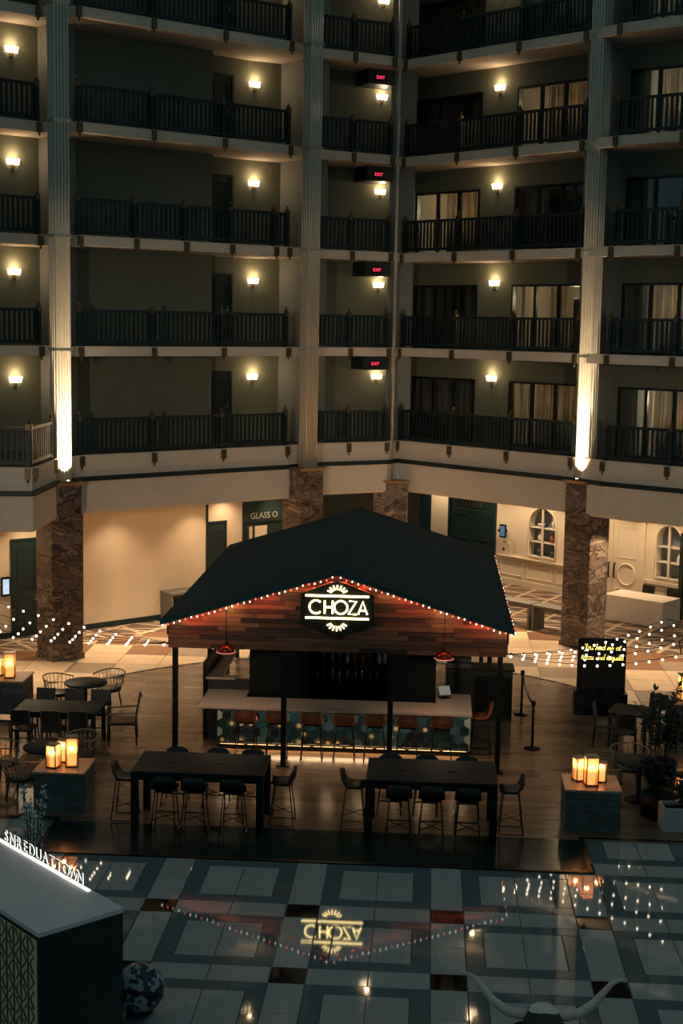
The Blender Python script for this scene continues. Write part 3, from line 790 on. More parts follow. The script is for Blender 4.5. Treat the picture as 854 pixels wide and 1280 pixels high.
for i, (F, s, d) in enumerate(spots):
    P = F @ Vector((s, d, 0)); Q = F @ Vector((s, d+.12, 0))
    downlight(P, (Q.x, Q.y, 0), DOWN_W*(1.0 if d > -1 else .8), i)

for F, ss in ((FA, (.9, 2.3, 3.7, 5.1)), (FB, (.3, 1.7)), (FC, (.9, 2.4, 3.9, 5.3)), (FD, (.4, 2.0, 3.6)), (frame(EL[0], 7.5), (3.0, 5.0, 6.6))):
    for s in ss:
        P = F @ Vector((s, .75, 0)); Q = F @ Vector((s, -.4, 0)); downlight(P, (Q.x, Q.y, 0), EDGE_W, 0)

# wall items
M_SCREEN = mat('blue_white_screen', (.4,.6,.9,1), .3, emit=(.55,.75,1), estr=.7, var=.5, scale=9)
for s, lb in ((-2.52, 'farther from'), (-2.2, 'nearer to')):
    t = thing('wall_screen', 'small lit wall screen, the one %s the tall dark door' % lb, 'screen', F0 @ Vector((s, 0, 1.42)), math.radians(43), 'door screens')
    MB().box(-.12,.12,-.05,.0,-.26,.26).build('bezel', M_BLACK, t); MB().box(-.09,.09,-.056,-.05,-.2,.2).build('display', M_SCREEN, t)
t = thing('wall_tablet', 'small dark tablet on a bracket beside the lettered door', 'tablet', FR_ @ Vector((-2.62, 0, 1.78)), math.radians(-45))
MB().box(-.13,.13,-.22,-.17,-.22,.22).build('bezel', M_BLACK, t); MB().box(-.1,.1,-.226,-.22,-.17,.17).build('display', mat('dim_blue_screen', (.05,.1,.2,1), .2, emit=(.2,.4,.7), estr=.25), t); MB().box(-.25,.02,-.17,0,-.05,.03).build('bracket', M_BLACK, t)
t = thing('wall_notice', 'cream notice plate with a gold diamond below the tablet', 'notice', FR_ @ Vector((-2.72, 0, 1.15)), math.radians(-45))
MB().box(-.28,.28,-.03,0,-.28,.24).build('plate', M_PANEL, t)
MB().prismY([(0,-.07),(.07,0),(0,.07),(-.07,0)], -.036, -.03).build('diamond_emblem', M_GOLD, t)

# white clothed table
ct = thing('clothed_table', 'long table under a floor-length white cloth before the cream door', 'table', (6.32, 42.05, 0), math.radians(-38))
TLW, TLD = .98, .52
n = 64; vs = []; fs = []
for k in range(n):
    a = k/n; per = 2*(2*TLW+2*TLD); dist = a*per
    if dist < 2*TLW: x, y_ = -TLW+dist, -TLD
    elif dist < 2*TLW+2*TLD: x, y_ = TLW, -TLD+dist-2*TLW
    elif dist < 4*TLW+2*TLD: x, y_ = TLW-(dist-2*TLW-2*TLD), TLD
    else: x, y_ = -TLW, TLD-(dist-4*TLW-2*TLD)
    fl = 1.03+.03*math.sin(k*1.7)
    vs.append((x, y_, .75)); vs.append((x*fl, y_*fl*1.02, .012))
for k in range(n): fs.append((2*k, 2*k+1, (2*k+3) % (2*n), (2*k+2) % (2*n)))
fs.append([2*k for k in range(n)])
MB().add(vs, fs).build('tablecloth', mat('white_linen', lin((222,212,196)), .85, var=.03), ct)

# dark side chair
def make_chair(name, lab, cat, mt):
    t = thing(name, lab, cat)
    MB().box(-.21,.21,-.21,.21,.43,.48).build('seat', mt, t, bevel=.012)
    MB().add([(-.2,.17,.56),(.2,.17,.56),(.2,.2,.56),(-.2,.2,.56),(-.2,.22,.88),(.2,.22,.88),(.2,.25,.88),(-.2,.25,.88)], [(3,2,1,0),(4,5,6,7),(0,1,5,4),(1,2,6,5),(2,3,7,6),(3,0,4,7)]).build('backrest', mt, t)
    for sx in (-1,1):
        MB().tube([(sx*.18,-.18,.44),(sx*.19,-.2,0)], .018).build('leg', mt, t)
        MB().tube([(sx*.18,.25,.88),(sx*.18,.18,.46),(sx*.19,.22,0)], .018).build('leg', mt, t)
    MB().tube([(-.185,-.19,.18),(.185,-.19,.18)], .012).build('stretcher', mt, t)
    return t
M_DARKWOOD = mat('dark_stained_wood', lin((34,36,36)), .4, var=.25, scale=7)
ch0 = make_chair('dining_chair', 'dark chair behind the white clothed table', 'chair', M_DARKWOOD)
place(ch0, (6.55,42.98,0), math.radians(-38), 'dark chair behind the white clothed table, nearer the cream double door', 'dark chairs behind the clothed table')
c = copy_tree(ch0); place(c, (7.2,42.5,0), math.radians(-38), 'dark chair behind the white clothed table, nearer the glazed door', 'dark chairs behind the clothed table')

# grey frame tables in the lobby
M_GREYMET = mat('grey_laminate', lin((96,92,84)), .45, var=.1)
def frame_table(loc, rz, L, D, H, lab):
    t = thing('console_table', lab, 'table', (*loc,0), rz, 'grey lobby tables')
    MB().box(-L/2,L/2,-D/2,D/2,H-.06,H).build('tabletop', M_GREYMET, t, bevel=.006)
    for sx in (-1,1):
        MB().box(sx*(L/2-.04)-.04, sx*(L/2-.04)+.04, -D/2+.02, D/2-.02, 0, H-.06).build('leg_panel', M_GREYMET, t)
    MB().box(-L/2+.08,L/2-.08,-.02,.02,H-.2,H-.06).build('apron', M_GREYMET, t)
frame_table((2.55,41.0), math.radians(-42), 1.5, .55, .75, 'long grey lobby table beside the bar roof')
frame_table((3.66,40.0), math.radians(-42), 1.35, .55, .75, 'long grey lobby table beside the marble pillar')
# open grey cabinet on the left
t = thing('open_cabinet', 'low grey open-fronted cabinet against the cream wall', 'cabinet', F1 @ Vector((3.05,-.32,0)), math.radians(43))
for (nm, a) in (('side_panel',(-.55,-.5,-.3,.3,0,.8)), ('side_panel',(.5,.55,-.3,.3,0,.8)), ('top',(-.58,.58,-.32,.3,.8,.86)), ('base',(-.5,.5,-.3,.3,0,.1)), ('back_panel',(-.5,.5,.26,.3,.1,.8)), ('shelf',(-.5,.5,-.26,.26,.42,.45))):
    MB().box(*a).build(nm, M_GREYMET, t)

# ------------------------------------------------------------------ the bar kiosk
KX, KY0, KY1 = -1.68, 26.62, 36.2
HW, ZE, ZP = 3.34, 2.80, 3.82
M_ROOF = mat('dark_teal_roofing', lin((10,54,62)), .75, spec=.12, var=.25, scale=3, stretch=(1,3,1), rnd=.12)
kiosk = thing('bar_kiosk', 'open-sided bar pavilion with a dark gabled roof and plank-clad gable', 'kiosk', (KX, 26.85, 0))
KO = Vector((KX, 26.85, 0))
def kb(M=None): return MB(Matrix.Translation(-KO) @ (M if M else Matrix.Identity(4)))
NP = 14
for sg in (-1, 1):
    for k in range(NP):
        ya, yb = KY0+(KY1-KY0)*k/NP+.004, KY0+(KY1-KY0)*(k+1)/NP-.004
        dz = random.uniform(-.006,.006)
        p = [(KX+sg*(HW+.02), ZE-.02+dz), (KX, ZP+dz), (KX, ZP+.09+dz), (KX+sg*(HW+.02), ZE+.07+dz)]
        if sg > 0: p = p[::-1]
        kb().prismY(p, ya, yb).build('roof_panel', M_ROOF, kiosk)
kb().prismY([(KX-.10,ZP+.05),(KX,ZP+.09),(KX+.10,ZP+.05),(KX,ZP+.13)][::-1], KY0-.01, KY1).build('ridge_cap', M_ROOF, kiosk)
for sg in (-1,1):
    kb().box(KX+sg*(HW-.12)-.05, KX+sg*(HW-.12)+.05, KY0+.25, KY1-.1, ZE-.26, ZE-.04).build('eave_beam', M_BLACK, kiosk)
# reclaimed planks of the gable
M_REC = [mat('reclaimed_plank_%d' % k, lin(c), .7, var=.3, scale=2.2, stretch=(1.5,10,14), rnd=.3) for k, c in enumerate(((84,62,46),(58,48,40),(112,84,62),(46,40,36),(98,76,60)))]
FY = 26.86; FB_, rowh = 2.30, .088
z = FB_
while z < ZP-.02:
    zm = z+rowh
    if z < ZE-.10: hw0 = hw1 = HW-.11
    else:
        hw0 = min(HW-.11, (ZP-z)/(ZP-ZE)*HW-.02); hw1 = min(HW-.11, max(0.0, (ZP-zm)/(ZP-ZE)*HW-.02))
    x = -hw0-random.uniform(0,.7)
    while x < hw0:
        L = random.uniform(.45,1.5); a, c = max(x,-hw0), min(x+L,hw0)
        if c-a > .03:
            def tz(v, top): return max(-hw1, min(hw1, v)) if top else v
            th = random.uniform(.018,.045)
            poly = [(KX+a+.002,z+.003),(KX+c-.002,z+.003),(KX+tz(c,1)-.002,zm-.002),(KX+tz(a,1)+.002,zm-.002)]
            kb().prismY(poly, FY-th, FY+.02).build('gable_plank', random.choice(M_REC), kiosk)
        x += L
    z = zm
kb().prismY([(KX-HW+.12,FB_+.01),(KX+HW-.12,FB_+.01),(KX+HW-.12,ZE-.02),(KX,ZP-.02),(KX-HW+.12,ZE-.02)], FY+.02, FY+.08).build('gable_backing', M_BLACK, kiosk)
for sg in (-1,1):
    for k in range(12):
        kb().box(KX+sg*(HW-.10)-.02, KX+sg*(HW-.10)+.02, FY+.1+k*.76, FY+.1+k*.76+.75, FB_+.01, ZE-.04).build('side_plank', M_REC[1], kiosk)
for x in (-4.79, -2.68, -.63, 1.44):
    kb().box(x-.05, x+.05, 26.86, 26.96, 0.01, 2.35).build('post', M_BLACK, kiosk)
    kb().box(x-.12, x+.12, 26.80, 27.02, 0.012, .035).build('base_plate', M_BLACK, kiosk)
for x in (-4.79, 1.44):
    for yy in (31.3, 35.9):
        kb().box(x-.05, x+.05, yy-.05, yy+.05, 0.0, 2.7).build('post', M_BLACK, kiosk)

# CHOZA sign
M_NEONY = mat('warm_neon', (1,.86,.5,1), .4, emit=(1,.74,.30), estr=8)
sg_ = thing('neon_sign', 'black house-shaped sign with glowing CHOZA lettering and sun rays on the gable', 'sign', (-1.665, 26.74, 2.5))
SO = Vector((-1.665, 26.74, 2.5))
def sp_(px, py):      # sign plane: px pixels from the centre, to metres
    return px
MB().prismY([(-.69,.36),(-.02,.12),(.02,.12),(.69,.36),(.69,.96),(0,1.22),(-.69,.96)], -.07, .10).build('board', M_BLACK, sg_)
MB().tube([(-.70,-.075,.965),(0,-.075,1.228),(.70,-.075,.965)], .008, 6).build('top_edge', mat('edge_trim', lin((180,120,90)), .4), sg_)
def stroke(pts, r=.017): return MB().tube(pts, r, 6)
yN = -.10
for zz in (.925, .50): stroke([(-.60,yN,zz),(.60,yN,zz)], .020).build('neon_bar', M_NEONY, sg_)
def arc(cx, cz, r, a0, a1, n=14, sx=1.0): return [(cx+sx*r*math.cos(math.radians(a0+(a1-a0)*k/n)), yN, cz+r*math.sin(math.radians(a0+(a1-a0)*k/n))) for k in range(n+1)]
LH, LZ = .125, .71
letters = {'C': [arc(-.40,LZ,LH,48,312)], 'H': [[(-.235,yN,LZ-LH),(-.235,yN,LZ+LH)],[(-.085,yN,LZ-LH),(-.085,yN,LZ+LH)],[(-.235,yN,LZ),(-.085,yN,LZ)]],
           'O': [arc(.07,LZ,LH,0,360,20)], 'Z': [[(.225,yN,LZ+LH),(.365,yN,LZ+LH),(.215,yN,LZ-LH),(.37,yN,LZ-LH)]],
           'A': [[(.40,yN,LZ-LH),(.485,yN,LZ+LH),(.57,yN,LZ-LH)],[(.43,yN,LZ-.05),(.54,yN,LZ-.05)]]}
for L_, strokes in letters.items():
    b = MB()
    for s_ in strokes: b.tube(s_, .0165, 6)
    b.build('letter', M_NEONY, sg_)
for k in range(7):
    a = math.radians(90+(k-3)*22)
    MB().tube([(.115*math.cos(a),yN,.96+.085*math.sin(a)),(.205*math.cos(a),yN,.96+.175*math.sin(a))], .014, 6).build('ray', M_NEONY, sg_)
    MB().tube([(.115*math.cos(a),yN,.43-.085*math.sin(a)),(.205*math.cos(a),yN,.43-.175*math.sin(a))], .014, 6).build('ray', M_NEONY, sg_)

# fairy lights along the gable
M_BW = mat('white_bulb', (1,.9,.8,1), .4, emit=(1,.80,.6), estr=5)
M_BRD = mat('red_bulb', (1,.1,.08,1), .4, emit=(1,.10,.06), estr=5)
BULB_ME = MB().ball((0,0,0), .013, 6, 5, (1,1,1.5)).mesh('bulb')
BW = BULB_ME.copy(); BW.materials.append(M_BW); BR_ = BULB_ME.copy(); BR_.materials.append(M_BRD)
M_WIRE = mat('black_wire', lin((20,20,20)), .6)
def fairy(P, Q, n, lab, sag=0.0):
    P, Q = Vector(P), Vector(Q)
    t = thing('fairy_lights', lab, 'fairy lights', P, 0, 'fairy lights on the bar roof')
    pts = [(P.lerp(Q, k/24)+Vector((0,0,-.02*abs(math.sin(k*1.3))-sag*math.sin(PI*k/24)))-P) for k in range(25)]
    MB().tube(pts, .006, 4).build('wire', M_WIRE, t)
    for k in range(n):
        p = P.lerp(Q, (k+.5)/n)-P+Vector((0,random.uniform(-.02,.0),-.03-random.uniform(0,.03)))
        inst(BW if (k % 3 != 1) else BR_, 'bulb', t, p, (random.uniform(-.4,.4),random.uniform(-.4,.4),0))
    return t
yF = KY0-.03
fairy((KX-HW-.02,yF,ZE-.0), (KX-.02,yF,ZP+.02), 30, 'fairy lights along the gable edge towards the low open cabinet')
fairy((KX+.02,yF,ZP+.02), (KX+HW+.02,yF,ZE-.0), 30, 'fairy lights along the gable edge towards the neon-script board')
fairy((KX+HW+.05,KY0,ZE+.02), (KX+HW+.05,KY1,ZE+.02), 24, 'fairy lights along the roof eave facing the grey lobby tables')
for k in range(9):      # light of the fairy bulbs thrown back onto the planks
    for sg in (-1,1):
        f_ = (k+.6)/9.2; x = KX+sg*HW*(1-f_); zz = ZE+(ZP-ZE)*f_-.06
        l = bpy.data.lights.new('fairy_glow', 'AREA'); l.shape = 'RECTANGLE'; l.size = .34; l.size_y = .03
        l.energy = 1.5 if k % 2 else .8; l.color = (1,.13,.06) if k % 3 else (1,.42,.16)
        o = bpy.data.objects.new('fairy_glow', l); COL.objects.link(o); o.location = (x, 26.66, zz)
        o.rotation_euler = Vector((0,1,-.7)).to_track_quat('-Z', 'Y').to_euler()

# pendants
M_COPPER = mat('red_copper_dome', lin((150,60,44)), .2, .85)
def pendant(x, yy, z, lab):
    t = thing('pendant_lamp', lab, 'pendant lamp', (x, yy, z), 0, 'copper pendant lamps')
    zt = ZP-(abs(x-KX)/HW)*(ZP-ZE)-z
    MB().tube([(0,0,.17),(0,0,zt)], .008, 5).build('cord', M_BLACK, t)
    MB().lathe([(.02,.2),(.035,.15),(.04,.13)], 10).build('cap', M_BLACK, t)
    b = MB(); n = 18; prof = [(.04,.14),(.10,.12),(.15,.07),(.175,.0),(.165,.0),(.14,.065),(.09,.108),(.03,.125)]
    vs = []; fs = []
    for r, zz in prof:
        for k in range(n): vs.append((r*math.cos(2*PI*k/n), r*math.sin(2*PI*k/n), zz))
    for i in range(len(prof)-1):
        for k in range(n): fs.append((i*n+k, i*n+(k+1)%n, (i+1)*n+(k+1)%n, (i+1)*n+k))
    b.add(vs, fs, True).build('dome_shade', M_COPPER, t)
    MB().tube([(.178*math.cos(2*PI*k/18), .178*math.sin(2*PI*k/18), 0) for k in range(18)], .008, 5, True).build('rim', mat('copper_rim_glow', lin((240,150,130)), .2, .6, emit=(1,.4,.3), estr=.5), t)  # rim is no lamp; its lit gleam is put in as emission
    MB().ball((0,0,.10), .02, 8, 6).build('bulb', M_BW, t)
    point('pendant_light', (0,0,.085), PENDANT_W, WARM2, .05, t)
pendant(-3.77, 26.64, 2.29, 'copper dome pendant over the counter end with the raised shelf')
pendant(.37, 26.64, 2.29, 'copper dome pendant over the counter end by the rope posts')

# ------------------------------------------------------------------ bar counter
BX0, BX1, BY0 = -4.38, .95, 27.14
M_CTOP = mat('pinkish_stone_top', lin((200,178,162)), .35, var=.06, scale=4)
M_BARIN = mat('bar_body_dark', lin((26,34,36)), .5, var=.1)
bar = thing('bar_counter', 'long stone-topped bar counter with a front of blue hexagon tiles', 'bar counter', (-1.7, 27.9, 0))
BO = Vector((-1.7, 27.9, 0))
def bb_(): return MB(Matrix.Translation(-BO))
bb_().box(BX0, BX1, BY0, 27.95, 1.03, 1.08).box(BX0, -3.55, 27.95, 28.5, 1.03, 1.08).box(.25, BX1, 27.95, 28.7, 1.03, 1.08).build('countertop', M_CTOP, bar, bevel=.006)
bb_().box(-4.12, .95, 27.97, 28.12, .0, 1.03).box(-4.12, -3.7, 28.12, 28.5, 0, 1.03).box(.55, .95, 28.12, 29.1, 0, 1.03).build('bar_body', M_BARIN, bar)
bb_().box(-4.1, .9, 27.9, 27.97, 0.01, .10).build('kick_plate', M_BLACK, bar)
# foot rail
ft = bb_().tube([(-4.0,27.72,.2),(.85,27.72,.2)], .022, 8).build('foot_rail', M_STEEL, bar)
for x in (-3.9,-2.6,-1.3,0,.8): bb_().tube([(x,27.72,.2),(x,27.97,.2)], .014, 6).build('rail_bracket', M_STEEL, bar)
# hexagon tiles
HEXC = [mat('hexagon_tile_%d' % k, lin(c), .3, var=.25, scale=12) for k, c in enumerate(((16,40,56),(24,60,76),(12,24,38),(48,82,98),(18,44,50)))]
M_STAR = mat('cream_star', lin((214,196,150)), .4); M_GROUT = mat('pale_grout', lin((150,170,165)), .6)
HR = .112
HEXM = []
for mm in HEXC:
    b = MB(); hx = [(HR*.955*math.cos(PI/6+k*PI/3), HR*.955*math.sin(PI/6+k*PI/3)) for k in range(6)]
    b.prismY(hx, -.012, .006); me = b.mesh('hexagon_tile'); me.materials.append(mm); HEXM.append(me)
b = MB(); st = []
for k in range(16):
    r = .07 if k % 2 == 0 else .025; st.append((r*math.cos(k*PI/8), r*math.sin(k*PI/8)))
b.prismY(st, -.016, -.011); STAR = b.mesh('star_motif'); STAR.materials.append(M_STAR)
bb_().box(-4.12, .95, 27.962, 27.972, .10, 1.03).build('grout_bed', M_GROUT, bar)
rw = HR*1.5; cw = HR*math.sqrt(3); j = 0; zz = .10+HR*.75
while zz < 1.02:
    x = -4.12+cw/2+(cw/2 if j % 2 else 0); i = 0
    while x < .95-cw*.3:
        o = inst(random.choice(HEXM), 'hexagon_tile', bar, Vector((x,27.958,zz))-BO)
        if random.random() < .17: inst(STAR, 'star_motif', o, (0,0,0))
        x += cw; i += 1
    zz += rw; j += 1
# LED strip under the counter nose
M_LED = mat('warm_led', (1,.8,.5,1), .4, emit=(1,.70,.38), estr=.35)
bb_().box(-4.05, .88, 27.60, 27.62, 1.022, 1.03).build('led_strip', M_LED, bar)
al = bpy.data.lights.new('led_strip_light', 'AREA'); al.shape = 'RECTANGLE'; al.size = 4.9; al.size_y = .05; al.energy = BAR_W; al.color = WARM
ao = bpy.data.objects.new('led_strip_light', al); COL.objects.link(ao); ao.location = (-1.6, 27.61, 1.015)
bb_().box(-4.05, .88, 27.885, 27.898, .112, .12).build('led_strip', M_LED, bar)
al = bpy.data.lights.new('kick_strip_light', 'AREA'); al.shape = 'RECTANGLE'; al.size = 4.9; al.size_y = .03; al.energy = BAR_W*.55; al.color = (1,.62,.32)
ao = bpy.data.objects.new('kick_strip_light', al); COL.objects.link(ao); ao.location = (-1.6, 27.87, .17); ao.rotation_euler = (math.radians(-35),0,0)
# raised side shelf
rs = thing('service_counter', 'raised side counter with a pale top at the end of the bar', 'counter', (-4.1, 29.4, 0))
RO = Vector((-4.1,29.4,0)); rb = lambda: MB(Matrix.Translation(-RO))
rb().box(-4.42,-3.55,28.52,28.62,0,1.28).box(-4.42,-4.30,28.62,31.0,0,1.28).build('body', M_BARIN, rs)
rb().box(-4.44,-4.12,28.50,31.0,1.28,1.32).box(-4.12,-3.85,28.5,28.72,1.28,1.32).build('shelf_top', M_CTOP, rs)
rb().box(-4.50,-4.44,28.5,31.0,0.,1.6).build('end_panel', M_BLACK, rs)
# tall dark coolers behind the bar
def cooler(x0, x1, y0, y1, z1, lab):
    t = thing('bar_cooler', lab, 'cooler', ((x0+x1)/2, y0, 0)); o_ = Vector(((x0+x1)/2, y0, 0)); b = lambda: MB(Matrix.Translation(-o_))
    b().box(x0,x1,y0+.03,y1,0,z1).build('body', M_BLKGLOSS, t); n = max(1, int((x1-x0)/.6)); 
    for k in range(n):
        a, c = x0+(x1-x0)*k/n+.01, x0+(x1-x0)*(k+1)/n-.01
        d = b().box(a,c,y0,y0+.028,.1,z1-.03).build('door', M_BLACK, t); b().box(c-.05,c-.03,y0-.03,y0,1.1,1.6).build('handle', M_BLKGLOSS, d)
    b().box(x0+.02,x1-.02,y0+.01,y0+.03,0,.09).build('kick_plate', M_BLACK, t)
cooler(-3.52, -2.35, 28.25, 28.9, 1.95, 'tall black cooler behind the counter beside the raised side shelf')
cooler(-.66, .24, 28.25, 28.9, 1.95, 'tall black cooler behind the counter by the rope posts')
# back bar shelves with bottles
bs = thing('bottle_shelf', 'dark back-bar shelving with bottles and glasses', 'shelf', (-1.5, 30.2, 0)); so = Vector((-1.5,30.2,0)); b = lambda: MB(Matrix.Translation(-so))
b().box(-2.5,-.5,30.35,30.4,0,2.1).build('back_panel', M_BLKGLOSS, bs)
b().box(-2.5,-2.44,29.95,30.35,0,2.1).build('side_panel', M_BLACK, bs); b().box(-.56,-.5,29.95,30.35,0,2.1).build('side_panel', M_BLACK, bs)
for zz in (.9, 1.35, 1.75): b().box(-2.44,-.56,29.95,30.35,zz-.03,zz).build('shelf', M_BLACK, bs)
BCOL = [mat('bottle_glass_%d' % k, lin(c), .15, spec=.7) for k, c in enumerate(((40,70,60),(96,66,40),(60,64,70),(150,146,140),(30,40,60)))]
BTM = []
for mm in BCOL:
    me = MB().lathe([(.038,0),(.04,.02),(.04,.19),(.015,.245),(.015,.30)], 8).mesh('bottle'); me.materials.append(mm); BTM.append(me)
for zz in (.9, 1.35, 1.75):
    for k in range(11):
        o = inst(random.choice(BTM), 'bottle', None, (-2.3+k*.165+random.uniform(-.02,.02), 30.1+random.uniform(-.05,.08), zz))
        tag(o, 'small liquor bottle standing on the dark back-bar shelves', 'bottle', 'bottles on the back bar')
me = MB().lathe([(.035,0),(.045,.3)], 10).mesh('cup_stack'); me.materials.append(mat('white_paper', lin((220,220,214)), .6))
for x in (-.95,-.83):
    o = inst(me, 'cup_stack', None, (x, 29.98, 1.35)); tag(o, 'white stack of cups on the back-bar shelf', 'cups', 'cup stacks')
# point-of-sale terminal
t = thing('till_screen', 'small till screen with a pale edge on the counter end', 'till', (.42, 28.35, 1.08), math.radians(25))
MB().box(-.1,.1,-.08,.08,0,.02).build('base', M_BLACK, t); MB().box(-.02,.02,-.02,.02,.02,.12).build('neck', M_BLACK, t)
MB().add([(-.12,-.06,.08),(.12,-.06,.08),(.12,-.04,.07),(-.12,-.04,.07),(-.12,.03,.24),(.12,.03,.24),(.12,.05,.23),(-.12,.05,.23)], [(3,2,1,0),(4,5,6,7),(0,1,5,4),(1,2,6,5),(2,3,7,6),(3,0,4,7)]).build('display', mat('pale_screen', (.6,.7,.7,1), .3, emit=(.7,.8,.8), estr=.05), t)
t = thing('side_station', 'dark waist-high station standing beside the bar posts', 'cabinet', (1.52, 30.9, 0))
MB().box(-.5,.4,-.3,.3,0,1.12).build('body', M_BARIN, t); MB().box(-.54,.44,-.33,.33,1.12,1.16).build('top', M_BLACK, t); MB().box(-.4,-.02,-.32,-.3,.1,1.0).build('door', M_BLACK, t); MB().box(.0,.38,-.32,-.3,.1,1.0).build('door', M_BLACK, t)
t = thing('glass_rack', 'grey glass washer rack standing behind the bar end', 'rack', (.75, 30.6, 0))
MB().box(-.28,.28,-.25,.25,0,1.2).build('body', M_BARIN, t)
for k in range(3): MB().box(-.26,.26,-.24,.24,1.22+.14*k,1.32+.14*k).build('tray', M_GREYMET, t)

# ------------------------------------------------------------------ stools
M_SHELL = mat('black_shell', lin((20,24,25)), .4, var=.1)
M_LEATH = mat('tan_leather', lin((150,88,56)), .45, var=.15, scale=12)
M_SLEG = mat('dark_steel_leg', lin((30,30,28)), .35, .6)
def make_stool(name, lab, cat, shell, hb, seat=.74, wrap=.23):
    """occupant faces -y; the back is on +y"""
    t = thing(name, lab, cat)
    n = 9; vs = []; fs = []
    rows = [(-.19, 0.0, .19), (-.05, -.015, .215), (.10, -.005, .215), (.17, .035, .21), (.205, .12, .205), (.225, hb, .19)]
    for (y_, z_, hw) in rows:
        for k in range(n):
            u = -1+2*k/(n-1); cv = u*u
            vs.append((hw*u, y_-(.055*cv if z_ > .02 else 0), seat+z_+(.035*cv if z_ <= .04 else 0)-(.05*cv*cv if z_ == hb else 0)))
    for i in range(len(rows)-1):
        for k in range(n-1): fs.append((i*n+k, i*n+k+1, (i+1)*n+k+1, (i+1)*n+k))
    o_ = MB().add(vs, fs, True).build('seat_shell', shell, t)
    sm = o_.modifiers.new('thick', 'SOLIDIFY'); sm.thickness = .028; sm.offset = -1
    for sx in (-1,1):
        MB().tube([(sx*.15,-.13,seat-.02),(sx*.21,-.2,.013)], .011, 5).build('leg', M_SLEG, t)
        MB().tube([(sx*.15,.13,seat-.02),(sx*.21,.21,.013)], .011, 5).build('leg', M_SLEG, t)
        MB().tube([(sx*.21,-.2,.02),(sx*.21,.21,.02)], .010, 5).build('runner', M_SLEG, t)
    MB().tube([(-.19,-.175,.26),(.19,-.175,.26)], .011, 5).build('footrest', M_SLEG, t)
    MB().tube([(-.185,.185,.24),(.185,-.175,.26)], .008, 5).build('cross_brace', M_SLEG, t)
    MB().tube([(.185,.185,.24),(-.185,-.175,.26)], .008, 5).build('cross_brace', M_SLEG, t)
    MB().box(-.15,.15,-.14,.14,seat-.04,seat-.022).build('seat_plate', M_SLEG, t)
    return t
s0 = make_stool('bar_stool', 'tan leather low-backed bar stool drawn up to the hexagon-tiled counter', 'bar stool', M_LEATH, .30)
place(s0, (-3.47,27.42,0.01), PI, 'tan leather stool at the tiled counter, first from the raised side shelf', 'tan stools along the bar counter')
for x, n_ in zip((-2.86,-2.17,-1.53,-.93,-.30,.37), ('second','third','fourth','fifth','sixth','seventh')):
    place(copy_tree(s0), (x,27.42,0.01), PI+random.uniform(-.06,.06), 'tan leather stool at the tiled counter, %s from the raised side shelf' % n_, 'tan stools along the bar counter')
place(copy_tree(s0), (1.16,28.25,.01), PI/2+PI, 'tan leather bar stool standing at the short end of the counter', 'tan stools along the bar counter')

# high tables
M_TTOP = mat('dark_table_top', lin((14,34,38)), .55, spec=.15, var=.15, scale=5)
def high_table(x0, x1, y0, y1, lab):
    c = Vector(((x0+x1)/2, (y0+y1)/2, 0)); t = thing('high_table', lab, 'table', c, 0, 'long high tables'); a, d = (x1-x0)/2, (y1-y0)/2
    MB().box(-a,a,-d,d,1.0,1.05).build('tabletop', M_TTOP, t, bevel=.005)
    MB().box(-a+.1,a-.1,-d+.02,-d+.05,.90,1.0).build('apron', M_BLACK, t); MB().box(-a+.1,a-.1,d-.05,d-.02,.90,1.0).build('apron', M_BLACK, t)
    for sx in (-1,1):
        for sy in (-1,1): MB().box(sx*(a-.06)-.06, sx*(a-.06)+.06, sy*(d-.06)-.06, sy*(d-.06)+.06, .014, 1.0).build('leg', M_BLACK, t)
    MB().box(-a*.45-.06,-a*.45+.06,-.04,.04,1.05,1.062).build('socket_hatch', M_BLACK, t)
    MB().box(a*.3-.06,a*.3+.06,-.04,.04,1.05,1.062).build('socket_hatch', M_BLACK, t)
T1 = (-4.85,-2.62,23.02,24.2); T2 = (-.92,1.26,23.0,24.25)
high_table(*T1, 'long dark high table nearer the white lettered booth')
high_table(*T2, 'long dark high table nearer the rope posts')
hs = make_stool('high_stool', 'black shell stool', 'stool', M_SHELL, .26)
used = [False]
def put_stool(x, y_, rz, lab, grp):
    o_ = hs if not used[0] else copy_tree(hs); used[0] = True
    place(o_, (x, y_, .014), rz, lab, grp)
for (tx, lb, fx, bx_) in ((T1, 'the high table nearer the lettered booth', (-4.28,-3.78,-3.13), (-4.35,-3.62,-3.0)), (T2, 'the high table nearer the rope posts', (-.36,.18,.78), (-.55,.08,.80))):
    ends = ['plinth-end', 'middle', 'inner-end']
    if tx is T2: ends = ends[::-1]
    for x, e_ in zip(fx, ends): put_stool(x, 23.12, PI, '%s black stool tucked under the deck-edge side of %s' % (e_, lb), 'stools on the deck-edge side of '+lb)
    for x, e_ in zip(bx_, ends): put_stool(x, 24.42, random.uniform(-.1,.1), '%s black stool on the bar side of %s' % (e_, lb), 'stools on the bar side of '+lb)
    wL = 'facing the bottle-green rope posts' if tx is T2 else ''
    put_stool(tx[0]-.22, 23.65, -PI/2+PI, 'black shell stool at the %s end of %s' % ('lantern-plinth' if tx is T1 else 'inner', lb), 'stools at the table ends')
    put_stool(tx[1]+.26, 23.68, PI/2+PI, 'black shell stool at the %s end of %s' % ('inner' if tx is T1 else 'lantern-plinth', lb), 'stools at the table ends')

